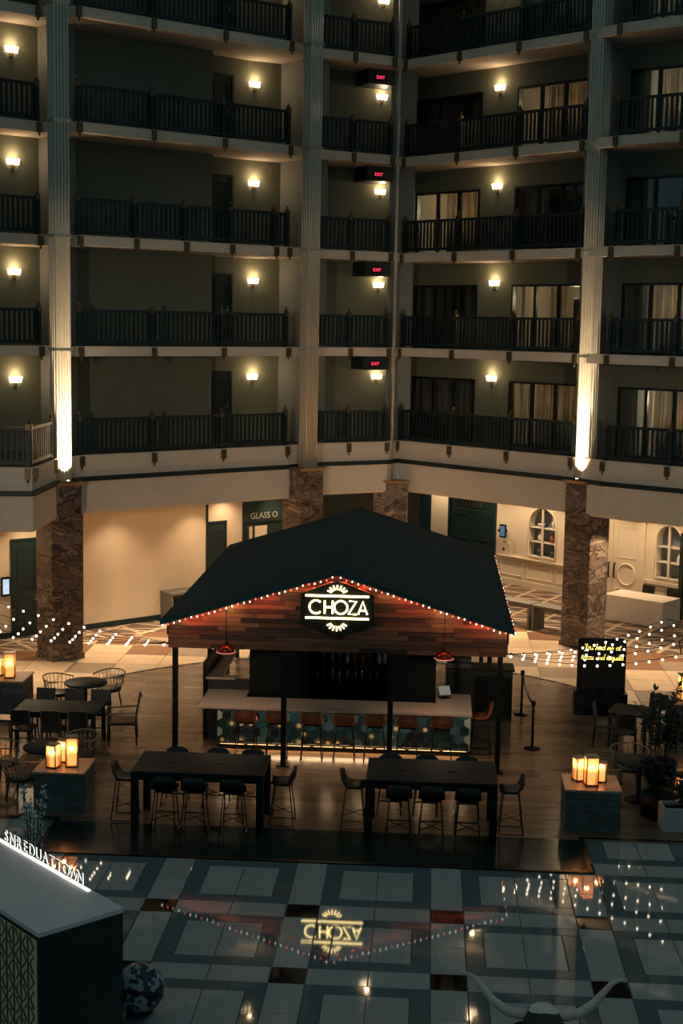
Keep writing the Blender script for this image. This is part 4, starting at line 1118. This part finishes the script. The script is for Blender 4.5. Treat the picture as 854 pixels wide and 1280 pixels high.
# ------------------------------------------------------------------ lantern plinths
M_PLTOP = mat('pale_plinth_top', lin((150,132,116)), .3, var=.1)
M_PLB = mat('grey_stone_cladding', lin((74,84,84)), .7, var=.25, scale=6, rnd=.2)
def plinth(x0, x1, y0, y1, h, lab):
    c = Vector(((x0+x1)/2,(y0+y1)/2,0)); t = thing('stone_plinth', lab, 'plinth', c, 0, 'lantern plinths'); a, d = (x1-x0)/2, (y1-y0)/2
    MB().box(-a+.03,a-.03,-d+.03,d-.03,.01,h-.04).build('core', M_BLACK, t)
    nr = 6
    for k in range(nr):
        z0, z1 = .014+(h-.055)*k/nr, .014+(h-.055)*(k+1)/nr-.006
        for (lo, hi, fx) in ((-a, a, 'f'), (-a, a, 'b'), (-d+.03, d-.03, 'l'), (-d+.03, d-.03, 'r')):
            cut = lo+(hi-lo)*random.uniform(.3,.7)
            for (p, q) in ((lo, cut-.004), (cut+.004, hi)):
                th = random.uniform(0,.012)
                bx4 = {'f': (p,q,-d-th,-d+.03), 'b': (p,q,d-.03,d+th), 'l': (-a-th,-a+.03,p,q), 'r': (a-.03,a+th,p,q)}[fx]
                MB().box(*bx4, z0, z1).build('stone_strip', M_PLB, t)
    MB().box(-a-.02,a+.02,-d-.02,d+.02,h-.04,h).build('top_slab', M_PLTOP, t)
plinth(-6.70,-5.83,23.74,24.58,.75,'stone-clad lantern plinth beside the long high table and rattan chairs')
plinth(2.46,3.38,23.80,24.66,.75,'stone-clad lantern plinth between high table end and shrubs')
plinth(-9.5,-8.66,29.85,30.75,.75,'stone-clad lantern plinth beside the dark dining table by the pillar')
plinth(5.22,6.1,29.7,30.6,.75,'stone-clad lantern plinth behind the shrubs near the neon-script board')
M_CANDLE = mat('candle_wax', (1,.75,.45,1), .6, emit=(1,.50,.18), estr=1.9)
M_FLAMEG = mat('lantern_frame', lin((54,40,32)), .4, .4)
def lantern(x, y_, h, wd, lab, rz=.2, cand=.55, z0=.75, pw=None):
    t = thing('candle_lantern', lab, 'lantern', (x,y_,z0), rz, 'candle lanterns'); a = wd/2
    MB().box(-a,a,-a,a,0,.025).build('base', M_FLAMEG, t)
    MB().box(-a,a,-a,a,h-.025,h).build('cap', mat('lantern_cap', lin((120,108,98)), .4, .3), t)
    for sx in (-1,1):
        for sy in (-1,1): MB().box(sx*(a-.008)-.008, sx*(a-.008)+.008, sy*(a-.008)-.008, sy*(a-.008)+.008, .025, h-.025).build('corner_post', M_FLAMEG, t)
    for k in range(4):
        g_ = MB().box(-a+.016,a-.016,-a+.006,-a+.009,.025,h-.025).build('pane', M_CANDGLASS, t); g_.rotation_euler = (0,0,k*PI/2)
    MB().lathe([(a*.7,.025),(a*.7,cand*h),(a*.5,cand*h+.01)], 14).build('candle', M_CANDLE, t)
    MB().ball((0,0,cand*h+.035), .014, 6, 6, (1,1,1.9)).build('flame', mat('flame', (1,.8,.4,1), .5, emit=(1,.7,.3), estr=20), t)
    point('candle_light', (0,0,cand*h+.06), pw or LANTERN_W, (1,.52,.22), .04, t)
lantern(-6.12,24.13,.54,.22,'tallest candle lantern on the plinth beside the rattan chairs')
lantern(-6.42,24.02,.42,.20,'medium candle lantern at the front of the plinth beside the rattan chairs',-.3,.6)
lantern(-6.33,24.36,.40,.18,'smaller candle lantern behind the others on the plinth beside the rattan chairs',.1,.7)
lantern(2.90,24.10,.52,.22,'tallest candle lantern on the plinth by the shrubs',.15)
lantern(2.72,24.33,.42,.19,'candle lantern behind the tallest one on the plinth by the shrubs',.4,.6)
lantern(3.10,24.30,.36,.18,'shortest candle lantern on the plinth by the shrubs',-.2,.7)
lantern(-9.02,30.2,.56,.24,'tall candle lantern on the plinth by the dark dining table',.2,.5)
lantern(-9.30,30.35,.42,.2,'shorter candle lantern on the plinth by the dark dining table',0,.6)
lantern(5.5,30.1,.56,.24,'candle lantern on the plinth behind the shrubs',.2,.6)

# ------------------------------------------------------------------ seating groups
M_RATT = mat('pale_rattan', lin((120,112,98)), .6, var=.2, scale=20)
def rattan_chair(lab):
    t = thing('rattan_chair', lab, 'chair', group='rattan barrel chairs')
    MB().lathe([(.24,.38),(.27,.40),(.27,.44),(.22,.46)], 16).build('seat', M_DARKWOOD, t)
    hoop = [(.36*math.cos(math.radians(a)), .34*math.sin(math.radians(a)), .74+.06*math.sin(math.radians(max(0,min(180,a))))) for a in range(-30,211,12)]
    MB().tube(hoop, .016, 6).build('back_hoop', M_RATT, t)
    mid = [(.33*math.cos(math.radians(a)), .32*math.sin(math.radians(a)), .58) for a in range(-30,211,12)]
    MB().tube(mid, .012, 5).build('arm_band', M_RATT, t)
    for a in range(-24,205,16):
        r_ = math.radians(a); MB().tube([(.26*math.cos(r_),.25*math.sin(r_),.42),(.36*math.cos(r_),.34*math.sin(r_),.74+.06*max(0,math.sin(r_)))], .008, 4).build('spindle', M_RATT, t)
    for a in (45,135,225,315):
        r_ = math.radians(a); MB().tube([(.2*math.cos(r_),.2*math.sin(r_),.40),(.27*math.cos(r_),.27*math.sin(r_),.013)], .018, 5).build('leg', M_DARKWOOD, t)
    return t
rc0 = rattan_chair('rattan chair')
rcu = [False]
def put_rattan(x, y_, rz, lab):
    o_ = rc0 if not rcu[0] else copy_tree(rc0); rcu[0] = True; place(o_, (x,y_,0), rz, lab)
def round_table(x, y_, r, lab):
    t = thing('round_table', lab, 'table', (x,y_,0), 0, 'round pedestal tables')
    MB().lathe([(r-.01,.71),(r,.72),(r,.74),(r-.01,.75)], 28).build('tabletop', M_TTOP, t)
    MB().lathe([(.05,.03),(.04,.1),(.04,.71)], 12).build('pedestal', M_BLACK, t); MB().lathe([(.26,.013),(.26,.03),(.06,.05)], 20).build('foot', M_BLACK, t)
round_table(-6.86,25.25,.44,'round dark table behind the lantern plinth with rattan chairs')
put_rattan(-7.68,25.22,math.radians(75),'rattan barrel chair beside the round table, on the side away from the bar')
put_rattan(-6.42,25.92,math.radians(-35),'rattan barrel chair behind the round table, nearest the dining table')
put_rattan(-7.12,24.42,math.radians(165),'rattan barrel chair on the plinth side of the round table')
round_table(-7.30,30.0,.46,'round dark table behind the rectangular dining table')
put_rattan(-7.95,30.25,math.radians(70),'rattan barrel chair at the far round table, on the marble pillar side')
put_rattan(-6.95,30.75,math.radians(-25),'rattan barrel chair at the far round table, on the bar side')
round_table(3.95,25.6,.42,'round dark table hidden among the shrubs by the lantern plinth')
put_rattan(3.85,26.25,math.radians(0),'rattan barrel chair beside the shrubs')
put_rattan(3.35,25.35,math.radians(95),'rattan barrel chair behind the lantern plinth, by the shrubs')
# rectangular dining table
t = thing('dining_table', 'rectangular dark dining table with dark chairs, near the marble pillar', 'table', (-7.32,27.97,0))
MB().box(-.85,.85,-.48,.48,.71,.75).build('tabletop', M_TTOP, t)
for sx in (-1,1):
    for sy in (-1,1): MB().box(sx*.78-.035,sx*.78+.035,sy*.42-.035,sy*.42+.035,.013,.71).build('leg', M_DARKWOOD, t)
MB().box(-.76,.76,-.43,-.40,.62,.71).build('apron', M_DARKWOOD, t)
ch1 = make_chair('dining_chair', 'dark dining chair on the deck-edge side of the rectangular table', 'chair', M_DARKWOOD)
place(ch1, (-7.9,27.33,.013), PI, 'dark chair on the deck-edge side of the rectangular table, at its plinth end', 'deck-edge side dining chairs')
for x, e_ in ((-7.3,'in the middle'),(-6.75,'at its armchair end')): place(copy_tree(ch1), (x,27.33,.013), PI, 'dark chair on the deck-edge side of the rectangular table, '+e_, 'deck-edge side dining chairs')
for x, e_ in ((-7.85,'at its plinth end'),(-7.25,'in the middle'),(-6.7,'at its armchair end')): place(copy_tree(ch1), (x,28.62,.013), 0, 'dark chair on the round-table side of the rectangular table, '+e_, 'far side dining chairs')
place(copy_tree(ch1), (-8.5,27.95,.013), PI/2, 'dark dining chair at the plinth end of the rectangular table', 'end dining chairs')
# armchair at the table end
t = thing('armchair', 'dark wooden armchair with slatted sides at the dining table end', 'chair', (-6.10,28.15,.013), math.radians(-80))
MB().box(-.27,.27,-.27,.27,.40,.46).build('seat', M_DARKWOOD, t)
for sx in (-1,1):
    MB().tube([(sx*.28,-.27,0),(sx*.28,-.27,.64)], .02, 6).build('leg', M_DARKWOOD, t); MB().tube([(sx*.28,.30,0),(sx*.28,.27,.46),(sx*.28,.36,.95)], .02, 6).build('leg', M_DARKWOOD, t)
    MB().tube([(sx*.28,-.27,.64),(sx*.28,.31,.66)], .018, 6).build('armrest', M_RATT, t)
for k in range(7):
    x = -.22+k*.44/6; MB().tube([(x,.27,.46),(x,.36,.93)], .009, 5).build('back_slat', M_DARKWOOD, t)
MB().tube([(-.28,.36,.95),(0,.40,.97),(.28,.36,.95)], .018, 6).build('top_rail', M_RATT, t)
# table by the shrubs
t = thing('dining_table', 'dark square dining table beside the neon-script board', 'table', (4.28,29.15,0), math.radians(-20))
MB().box(-.42,.42,-.42,.42,.71,.75).build('tabletop', M_TTOP, t)
for sx in (-1,1):
    for sy in (-1,1): MB().box(sx*.36-.03,sx*.36+.03,sy*.36-.03,sy*.36+.03,.013,.71).build('leg', M_DARKWOOD, t)
for (x, y_, rz, lb) in ((3.72,29.0,80,'rope posts'), (4.85,29.75,-30,'far plinth'), (4.1,28.5,170,'shrubs'), (4.95,28.9,-100,'shrub bed')):
    place(copy_tree(ch1), (x,y_,.013), math.radians(rz), 'dark dining chair at the square table, on the side of the %s' % lb, 'square table chairs')

# rope posts
def stanchion(x, y_, lab):
    t = thing('rope_post', lab, 'post', (x,y_,.014), 0, 'rope posts')
    MB().lathe([(.17,0),(.17,.015),(.05,.04),(.03,.05)], 20).build('base', M_BLACK, t); MB().lathe([(.028,.04),(.028,.92)], 10).build('pole', M_BLACK, t)
    MB().lathe([(.04,.90),(.045,.93),(.045,.98),(.03,1.0)], 12).build('head', M_BLACK, t)
stanchion(2.23,28.6,'black retractable-belt post nearer the high table'); stanchion(2.17,31.2,'black retractable-belt post nearer the beige stone floor')
b = MB(); vs = []; 
for k in range(13):
    f_ = k/12; yy = 28.65+2.5*f_; zz = .95-.30*4*f_*(1-f_)*.4; x = 2.225-.055*f_; vs += [(x-.004,yy,zz-.03),(x+.004,yy,zz-.03),(x+.004,yy,zz+.03),(x-.004,yy,zz+.03)]
fs = []
for k in range(12):
    for q in range(4): fs.append((4*k+q, 4*k+(q+1)%4, 4*k+4+(q+1)%4, 4*k+4+q))
tag(b.add(vs, fs).build('barrier_belt', M_BLACK), 'black belt stretched between the two posts', 'belt')

# neon script board
nb = thing('script_board', 'tall black board with yellow neon script reading You had me at tacos and tequila', 'sign', (3.92,31.5,0))
b = MB(); r = .08; pts = [(-.53,.34),(.53,.34)]
for k in range(7): a = PI/2*k/6; pts.append((.53-r+r*math.cos(a), 1.72-r+r*math.sin(a)))
for k in range(7): a = PI/2+PI/2*k/6; pts.append((-.53+r+r*math.cos(a), 1.72-r+r*math.sin(a)))
b.prismY(pts, -.05, .05).build('panel', M_BLACK, nb)
MB().box(-.58,.58,-.18,.2,.013,.50).build('planter_base', M_BLACK, nb)
GL = {'a': (1.1,[[(.9,.8),(.5,1),(.1,.6),(.15,.1),(.5,0),(.85,.4),(.9,1),(.9,.2),(1.15,0)]]),
 'c': (.95,[[(.85,.8),(.5,1),(.1,.55),(.2,.05),(.6,0),(1,.2)]]), 'd': (1.1,[[(.9,.8),(.5,1),(.1,.6),(.15,.1),(.5,0),(.85,.4),(1.0,2.0),(.9,.2),(1.15,0)]]),
 'e': (.95,[[(0,.3),(.5,.45),(.75,.75),(.5,1),(.15,.7),(.2,.1),(.6,0),(1,.3)]]), 'h': (1.05,[[(0,0),(.35,1.8),(.2,2.),(.1,0),(.4,.9),(.7,.95),(.75,.1),(1.05,0)]]),
 'i': (.6,[[(0,0),(.3,1),(.3,.1),(.6,0)],[(.36,1.45),(.38,1.5)]]), 'l': (.5,[[(0,0),(.4,1.8),(.25,2),(.15,.2),(.5,0)]]),
 'm': (1.3,[[(0,0),(.15,1),(.15,0),(.4,.95),(.6,.9),(.6,0),(.85,.95),(1.05,.9),(1.05,.1),(1.3,0)]]), 'n': (1.0,[[(0,0),(.15,1),(.15,0),(.45,.95),(.7,.9),(.7,.1),(1,0)]]),
 'o': (1.0,[[(.5,1),(.12,.75),(.1,.25),(.5,0),(.85,.3),(.8,.8),(.5,1),(1.0,.85)]]), 'q': (1.15,[[(.9,.8),(.5,1),(.1,.6),(.15,.1),(.5,0),(.85,.4),(.9,1),(.75,-.9),(1.0,-.5),(1.2,.1)]]),
 's': (.8,[[(0,0),(.5,1),(.6,.35),(.35,0),(.1,.1),(.8,.1)]]), 't': (.6,[[(0,.2),(.35,1.7),(.25,.1),(.6,0)],[(0,1.15),(.65,1.25)]]),
 'u': (1.1,[[(0,1),(.1,.1),(.5,0),(.8,.9),(.8,.1),(1.1,0)]]), 'Y': (1.0,[[(0,1.9),(.3,1.0),(.8,1.9)],[(.8,1.9),(.4,-.5),(.1,-.4)]]), ' ': (.7,[])}
M_NEONG = mat('yellow_neon', (1,.9,.2,1), .4, emit=(1,.76,.14), estr=2.4)
def script(txt, x0, z0, width, parent):
    tot = sum(GL[c][0] for c in txt); k = width/tot; x = x0
    for c in txt:
        adv, sts = GL[c]
        if sts:
            b = MB()
            for s_ in sts: b.tube([(x+(p[0]+p[1]*.18)*k, -.075, z0+p[1]*k*1.05) for p in s_], .006, 5)
            b.build('neon_letter', M_NEONG, parent)
        x += adv*k
script('You had me at', -.40, 1.475, .80, nb); script('tacos and tequila', -.46, 1.255, .92, nb)

# ------------------------------------------------------------------ string lights
SB = MB().ball((0,0,-.026), .021, 8, 6, (1,1,1.2)).mesh('bulb'); SB.materials.append(mat('globe_bulb', (1,.9,.8,1), .4, emit=(1,.80,.58), estr=9))
CAPM = MB().lathe([(.012,-.01),(.012,.02)], 6).mesh('bulb_cap'); CAPM.materials.append(M_BLACK)
def strand(P, Q, sag, n, lab, grp):
    P, Q = Vector(P), Vector(Q); t = thing('string_lights', lab, 'string lights', P, 0, grp)
    f_ = lambda u: P.lerp(Q, u)+Vector((0,0,-sag*4*u*(1-u)))-P
    MB().tube([f_(k/20) for k in range(21)], .006, 4).build('wire', M_WIRE, t)
    for k in range(n):
        p = f_((k+.6)/n); o = inst(SB, 'bulb', t, p); inst(CAPM, 'bulb_cap', o, (0,0,.0))
KL, KR = (-4.80,26.9,2.36), (1.50,26.9,2.36)
for k_, (x, yy, z_) in enumerate(((-11.2,29.9,3.15), (-11.2,28.6,3.1), (-11.2,27.6,3.05), (-11.2,26.9,3.0), (-11.2,26.2,3.0))):
    strand(KL, (x,yy,z_), .18, 18, 'globe string lights over the dining tables, %s strand counting from the cream wall' % LVN[k_], 'string lights over the dining tables')
for k_, (x, yy, z_) in enumerate(((5.0,28.3,2.78), (4.85,27.3,2.78), (4.72,26.6,2.76), (4.6,25.6,2.74), (4.9,29.2,2.66))):
    strand(KR, (x,yy,z_), .2, 14, 'globe string lights over the rope posts, %s strand' % ('second','third','fourth','fifth','first')[k_]+' counting from the marble pillar', 'string lights over the rope posts')
t = thing('light_pole', 'thin black pole holding the string lights by the shrubs', 'pole', (5.05,27.2,0))
MB().tube([(0,0,0.01),(0,0,2.85)], .025, 8).build('pole', M_BLACK, t); MB().lathe([(.2,.012),(.2,.03),(.03,.05)], 16).build('foot', M_BLACK, t)
MB().tube([(-.45,-1.6,2.74),(-.33,-.6,2.76),(0,0,2.79),(-.05,1.1,2.78),(-.15,2.0,2.66)], .012, 6).build('wire_bar', M_BLACK, t)

# ------------------------------------------------------------------ shrubs and planters
M_LEAF = [mat('dark_leaf_%d' % k, lin(c), .45, rnd=.25, var=.1) for k, c in enumerate(((26,44,36),(22,38,40),(34,50,38)))]
def shrub(loc, h, r, n, lab, name='shrub', lf=None, leaf=.13, potr=.26, poth=.42, potm=None, nb_=9):
    t = thing(name, lab, 'plant', loc)
    if potr: MB().lathe([(potr*.8,.013),(potr,.06),(potr*1.05,poth),(potr*.95,poth),(potr*.9,poth-.05)], 18).build('pot', potm or M_BLACK, t)
    rng = random.Random(int(loc[0]*100+h*10)); b = MB(); st = MB()
    for q in range(nb_):
        a = rng.uniform(0,2*PI); rr = r*rng.uniform(.3,1); tip = Vector((rr*math.cos(a), rr*math.sin(a), poth+(h-poth)*rng.uniform(.55,1)))
        base = Vector((.05*math.cos(a), .05*math.sin(a), max(.1, poth-.06))); mid = base.lerp(tip,.5)+Vector((0,0,.12))
        st.tube([base, mid, tip], .009, 4)
        for k in range(n//nb_):
            u = rng.uniform(.25,1.05); p = base.lerp(mid,u*2) if u < .5 else mid.lerp(tip,(u-.5)*2)
            d = Vector((rng.uniform(-1,1),rng.uniform(-1,1),rng.uniform(-.3,.9))).normalized(); sd = d.cross(Vector((rng.uniform(-1,1),rng.uniform(-1,1),rng.uniform(-1,1)))).normalized()
            L = leaf*rng.uniform(.7,1.4); nn = d.cross(sd)
            b.add([p, p+d*L*.5+sd*L*.22+nn*.01, p+d*L-nn*.02, p+d*L*.5-sd*L*.22+nn*.01], [(0,1,2),(0,2,3)])
    st.build('stems', M_DARKWOOD, t); x = b.build('foliage', lf or M_LEAF[n % 3], t); x['kind'] = 'stuff'
    return t
shrub((4.55,26.75,0), 1.75, .55, 500, 'tall dark leafy shrub nearest the square dining table')
shrub((4.15,24.75,0), 1.05, .42, 420, 'low dark leafy shrub beside the lantern plinth', potr=.3)
shrub((4.95,25.3,0), 1.7, .5, 500, 'tall dark leafy shrub behind the white planter')
t = thing('planter_box', 'pale rectangular planter box with leafy plants at the deck edge', 'planter', (4.72,24.2,0), math.radians(3))
M_PLW = mat('pale_planter', lin((178,184,184)), .5, var=.05)
MB().box(-.6,.6,-.22,-.18,.013,.42).box(-.6,.6,.18,.22,.013,.42).box(-.6,-.56,-.18,.18,.013,.42).box(.56,.6,-.18,.18,.013,.42).box(-.58,.58,-.2,.2,.013,.05).build('box', M_PLW, t)
MB().box(-.56,.56,-.18,.18,.05,.36).build('soil', M_BLACK, t)
shrub((4.5,24.2,0), .95, .3, 200, 'small leafy plant growing in the pale planter box', potr=0, poth=.36, nb_=8)
# feathery silver plant behind the booth
shrub((-5.12,18.0,0), 2.42, .30, 1300, 'slim silvery feather-leaved tree in a pot behind the lettered booth', 'potted_tree', mat('silver_leaf', lin((196,208,204)), .5, rnd=.3), .06, .25, .5, M_PLB, 14)

# ------------------------------------------------------------------ lettered booth
BP = (-4.10,14.66); BH = 1.9
booth = thing('lettered_booth', 'white-topped booth with dark sides, gold lattice and glowing letters on its edge', 'booth', (BP[0],BP[1],0), math.radians(135))
# local x runs away along the long side, local y runs to the left of it (towards the near edge): use a right handed frame
LB = 4.2; WB = 1.09
M_BSIDE = mat('booth_dark_side', lin((26,42,40)), .55, var=.1, scale=2)
M_BTOP = mat('booth_white_top', lin((226,214,216)), .5, var=.02)
MB().box(.01,LB,-WB+.01,-.01,0.0,BH-.05).build('body', M_BSIDE, booth)
MB().box(0,LB,-WB,0,BH-.05,BH).build('top_board', M_BTOP, booth)
# lattice on the long near face (local y = 0)
lt = MB(); 
for k in range(0, 26):
    x = .10+k*.16
    for j in range(8):
        z0 = .2+j*.2; 
        pts = [(x,.012,z0),(x+.08,.012,z0+.1),(x,.012,z0+.2)] if (k+j) % 2 == 0 else [(x+.08,.012,z0),(x,.012,z0+.1),(x+.08,.012,z0+.2)]
        lt.tube(pts, .009, 4)
    lt.box(x+.115,x+.127,.004,.02,.15,1.8)
x = lt.build('lattice', mat('brass_lattice', lin((96,100,82)), .4, .5), booth); x['kind'] = 'stuff'
MB().box(.05,LB-.05,-.005,.003,.15,1.8).build('lattice_backing', mat('lattice_glow', (.6,.5,.3,1), .6, emit=(1,.85,.5), estr=.01), booth)
# letters along the far long edge (local y = -WB)
M_LETD = mat('dark_letter', lin((52,48,46)), .4, .3); M_GLOW = mat('white_letter_glow', (1,1,1,1), .4, emit=(1,.93,.84), estr=1.1)

word = 'NWOTTAUDERNS'
xx = .86
MB().box(.66, 3.2, -WB+.03, -WB+.07, BH, BH+.018).build('light_bar', M_GLOW, booth)
for k, c in enumerate(word):
    me = text_mesh(c, .205, .008, 'letter'); me.materials.append(M_LETD); me.materials.append(M_GLOW)
    for p in me.polygons:
        if abs(p.normal.z) < .5: p.material_index = 1
    o = inst(me, 'letter', booth, (xx, -WB+.05, BH+.10), (PI/2,0,PI))
    xx += .162
# patterned pouf
M_POUF = bpy.data.materials.new('blue_white_pattern'); M_POUF.use_nodes = True; nt = M_POUF.node_tree; b_ = nt.nodes['Principled BSDF']
vo = nt.nodes.new('ShaderNodeTexNoise'); vo.inputs['Scale'].default_value = 7; vo.inputs['Detail'].default_value = 1; rp = nt.nodes.new('ShaderNodeValToRGB'); rp.color_ramp.interpolation = 'CONSTANT'
rp.color_ramp.elements[0].color = lin((14,26,40)); rp.color_ramp.elements[1].position = .53; rp.color_ramp.elements[1].color = lin((150,170,176)); e_ = rp.color_ramp.elements.new(.45); e_.color = lin((44,70,90))
nt.links.new(vo.outputs['Fac'], rp.inputs[0]); nt.links.new(rp.outputs[0], b_.inputs['Base Color']); b_.inputs['Roughness'].default_value = .4
t = thing('pouf', 'round pouf with a mottled blue and white pattern beside the booth', 'pouf', (-3.42,16.75,0))
MB().ball((0,0,.31), .31, 24, 14, (1,1,1)).build('cushion', M_POUF, t); MB().lathe([(.16,0),(.18,.03),(.16,.05)], 16).build('base_ring', M_BLACK, t)

# ------------------------------------------------------------------ longhorn statue (only the head and horns reach into view)
HP = Vector((1.27, 13.75, .08))
lh = thing('longhorn_statue', 'dark longhorn statue with white poll patch and long pale horns', 'statue', HP)
M_HIDE = bpy.data.materials.new('dark_hide_white_patch'); M_HIDE.use_nodes = True; nt = M_HIDE.node_tree; b_ = nt.nodes['Principled BSDF']
tc = nt.nodes.new('ShaderNodeTexCoord'); nz = nt.nodes.new('ShaderNodeTexNoise'); nz.inputs['Scale'].default_value = 3.0
mp = nt.nodes.new('ShaderNodeVectorMath'); mp.operation = 'DISTANCE'; mp.inputs[1].default_value = (0,-.02,1.72)
nt.links.new(tc.outputs['Object'], mp.inputs[0]); ad = nt.nodes.new('ShaderNodeMath'); ad.operation = 'MULTIPLY_ADD'; ad.inputs[1].default_value = .12
nt.links.new(tc.outputs['Object'], nz.inputs['Vector']); nt.links.new(nz.outputs['Fac'], ad.inputs[0]); nt.links.new(mp.outputs['Value'], ad.inputs[2])
rp = nt.nodes.new('ShaderNodeValToRGB'); rp.color_ramp.interpolation = 'CONSTANT'; rp.color_ramp.elements[0].color = lin((225,220,212)); rp.color_ramp.elements[1].position = .22; rp.color_ramp.elements[1].color = lin((34,30,30))
nt.links.new(ad.outputs[0], rp.inputs[0]); nt.links.new(rp.outputs[0], b_.inputs['Base Color']); b_.inputs['Roughness'].default_value = .6
sk = bpy.data.meshes.new('body')
V = [((0,-1.2,1.15),.36),((0,-.75,1.22),.34),((0,-.35,1.40),.24),((0,-.06,1.55),.22),((0,.10,1.52),.20),((0,.30,1.25),.11),((0,.42,1.05),.085),
     ((0,-1.8,1.12),.36),((0,-2.3,1.14),.30),
     ((.2,-.8,.8),.13),((.22,-.78,.4),.07),((.22,-.8,.04),.07),((-.2,-.8,.8),.13),((-.22,-.78,.4),.07),((-.22,-.8,.04),.07),
     ((.2,-2.3,.8),.15),((.22,-2.42,.45),.07),((.22,-2.36,.04),.07),((-.2,-2.3,.8),.15),((-.22,-2.42,.45),.07),((-.22,-2.36,.04),.07),((0,-2.62,.95),.04),((0,-2.68,.45),.03)]
Ed = [(0,1),(1,2),(2,3),(3,4),(4,5),(5,6),(0,7),(7,8),(1,9),(9,10),(10,11),(1,12),(12,13),(13,14),(8,15),(15,16),(16,17),(8,18),(18,19),(19,20),(8,21),(21,22)]
sk.from_pydata([v[0] for v in V], Ed, [])
so_ = bpy.data.objects.new('body', sk); COL.objects.link(so_); so_.parent = lh; sk.materials.append(M_HIDE)
md = so_.modifiers.new('skin', 'SKIN'); md.use_smooth_shade = True
for k, sv in enumerate(sk.skin_vertices[0].data): sv.radius = (V[k][1], V[k][1]); sv.use_root = (k == 0)
sd_ = so_.modifiers.new('sub', 'SUBSURF'); sd_.levels = 2; sd_.render_levels = 2
M_HORN = mat('pale_horn', lin((220,202,186)), .35, var=.12, scale=5)
for sx in (-1,1):
    hp = [(.10,.0,1.60),(.22,.0,1.60),(.36,.02,1.62),(.50,.05,1.71),(.60,.08,1.82),(.69,.10,1.92),(.77,.11,1.955),(.84,.115,1.96)]
    MB().tube([(sx*p[0],p[1],p[2]) for p in hp], [.055,.055,.050,.043,.036,.027,.017,.007], 10).build('horn', M_HORN, lh)
    MB().add([(sx*.13,.02,1.52),(sx*.22,.05,1.50),(sx*.34,.06,1.44),(sx*.22,-.0,1.45),(sx*.22,.05,1.43)], [(0,1,2),(0,2,3),(0,3,4),(0,4,1),(1,4,2),(4,3,2)]).build('ear', M_HIDE, lh)

bpy.context.view_layer.update()
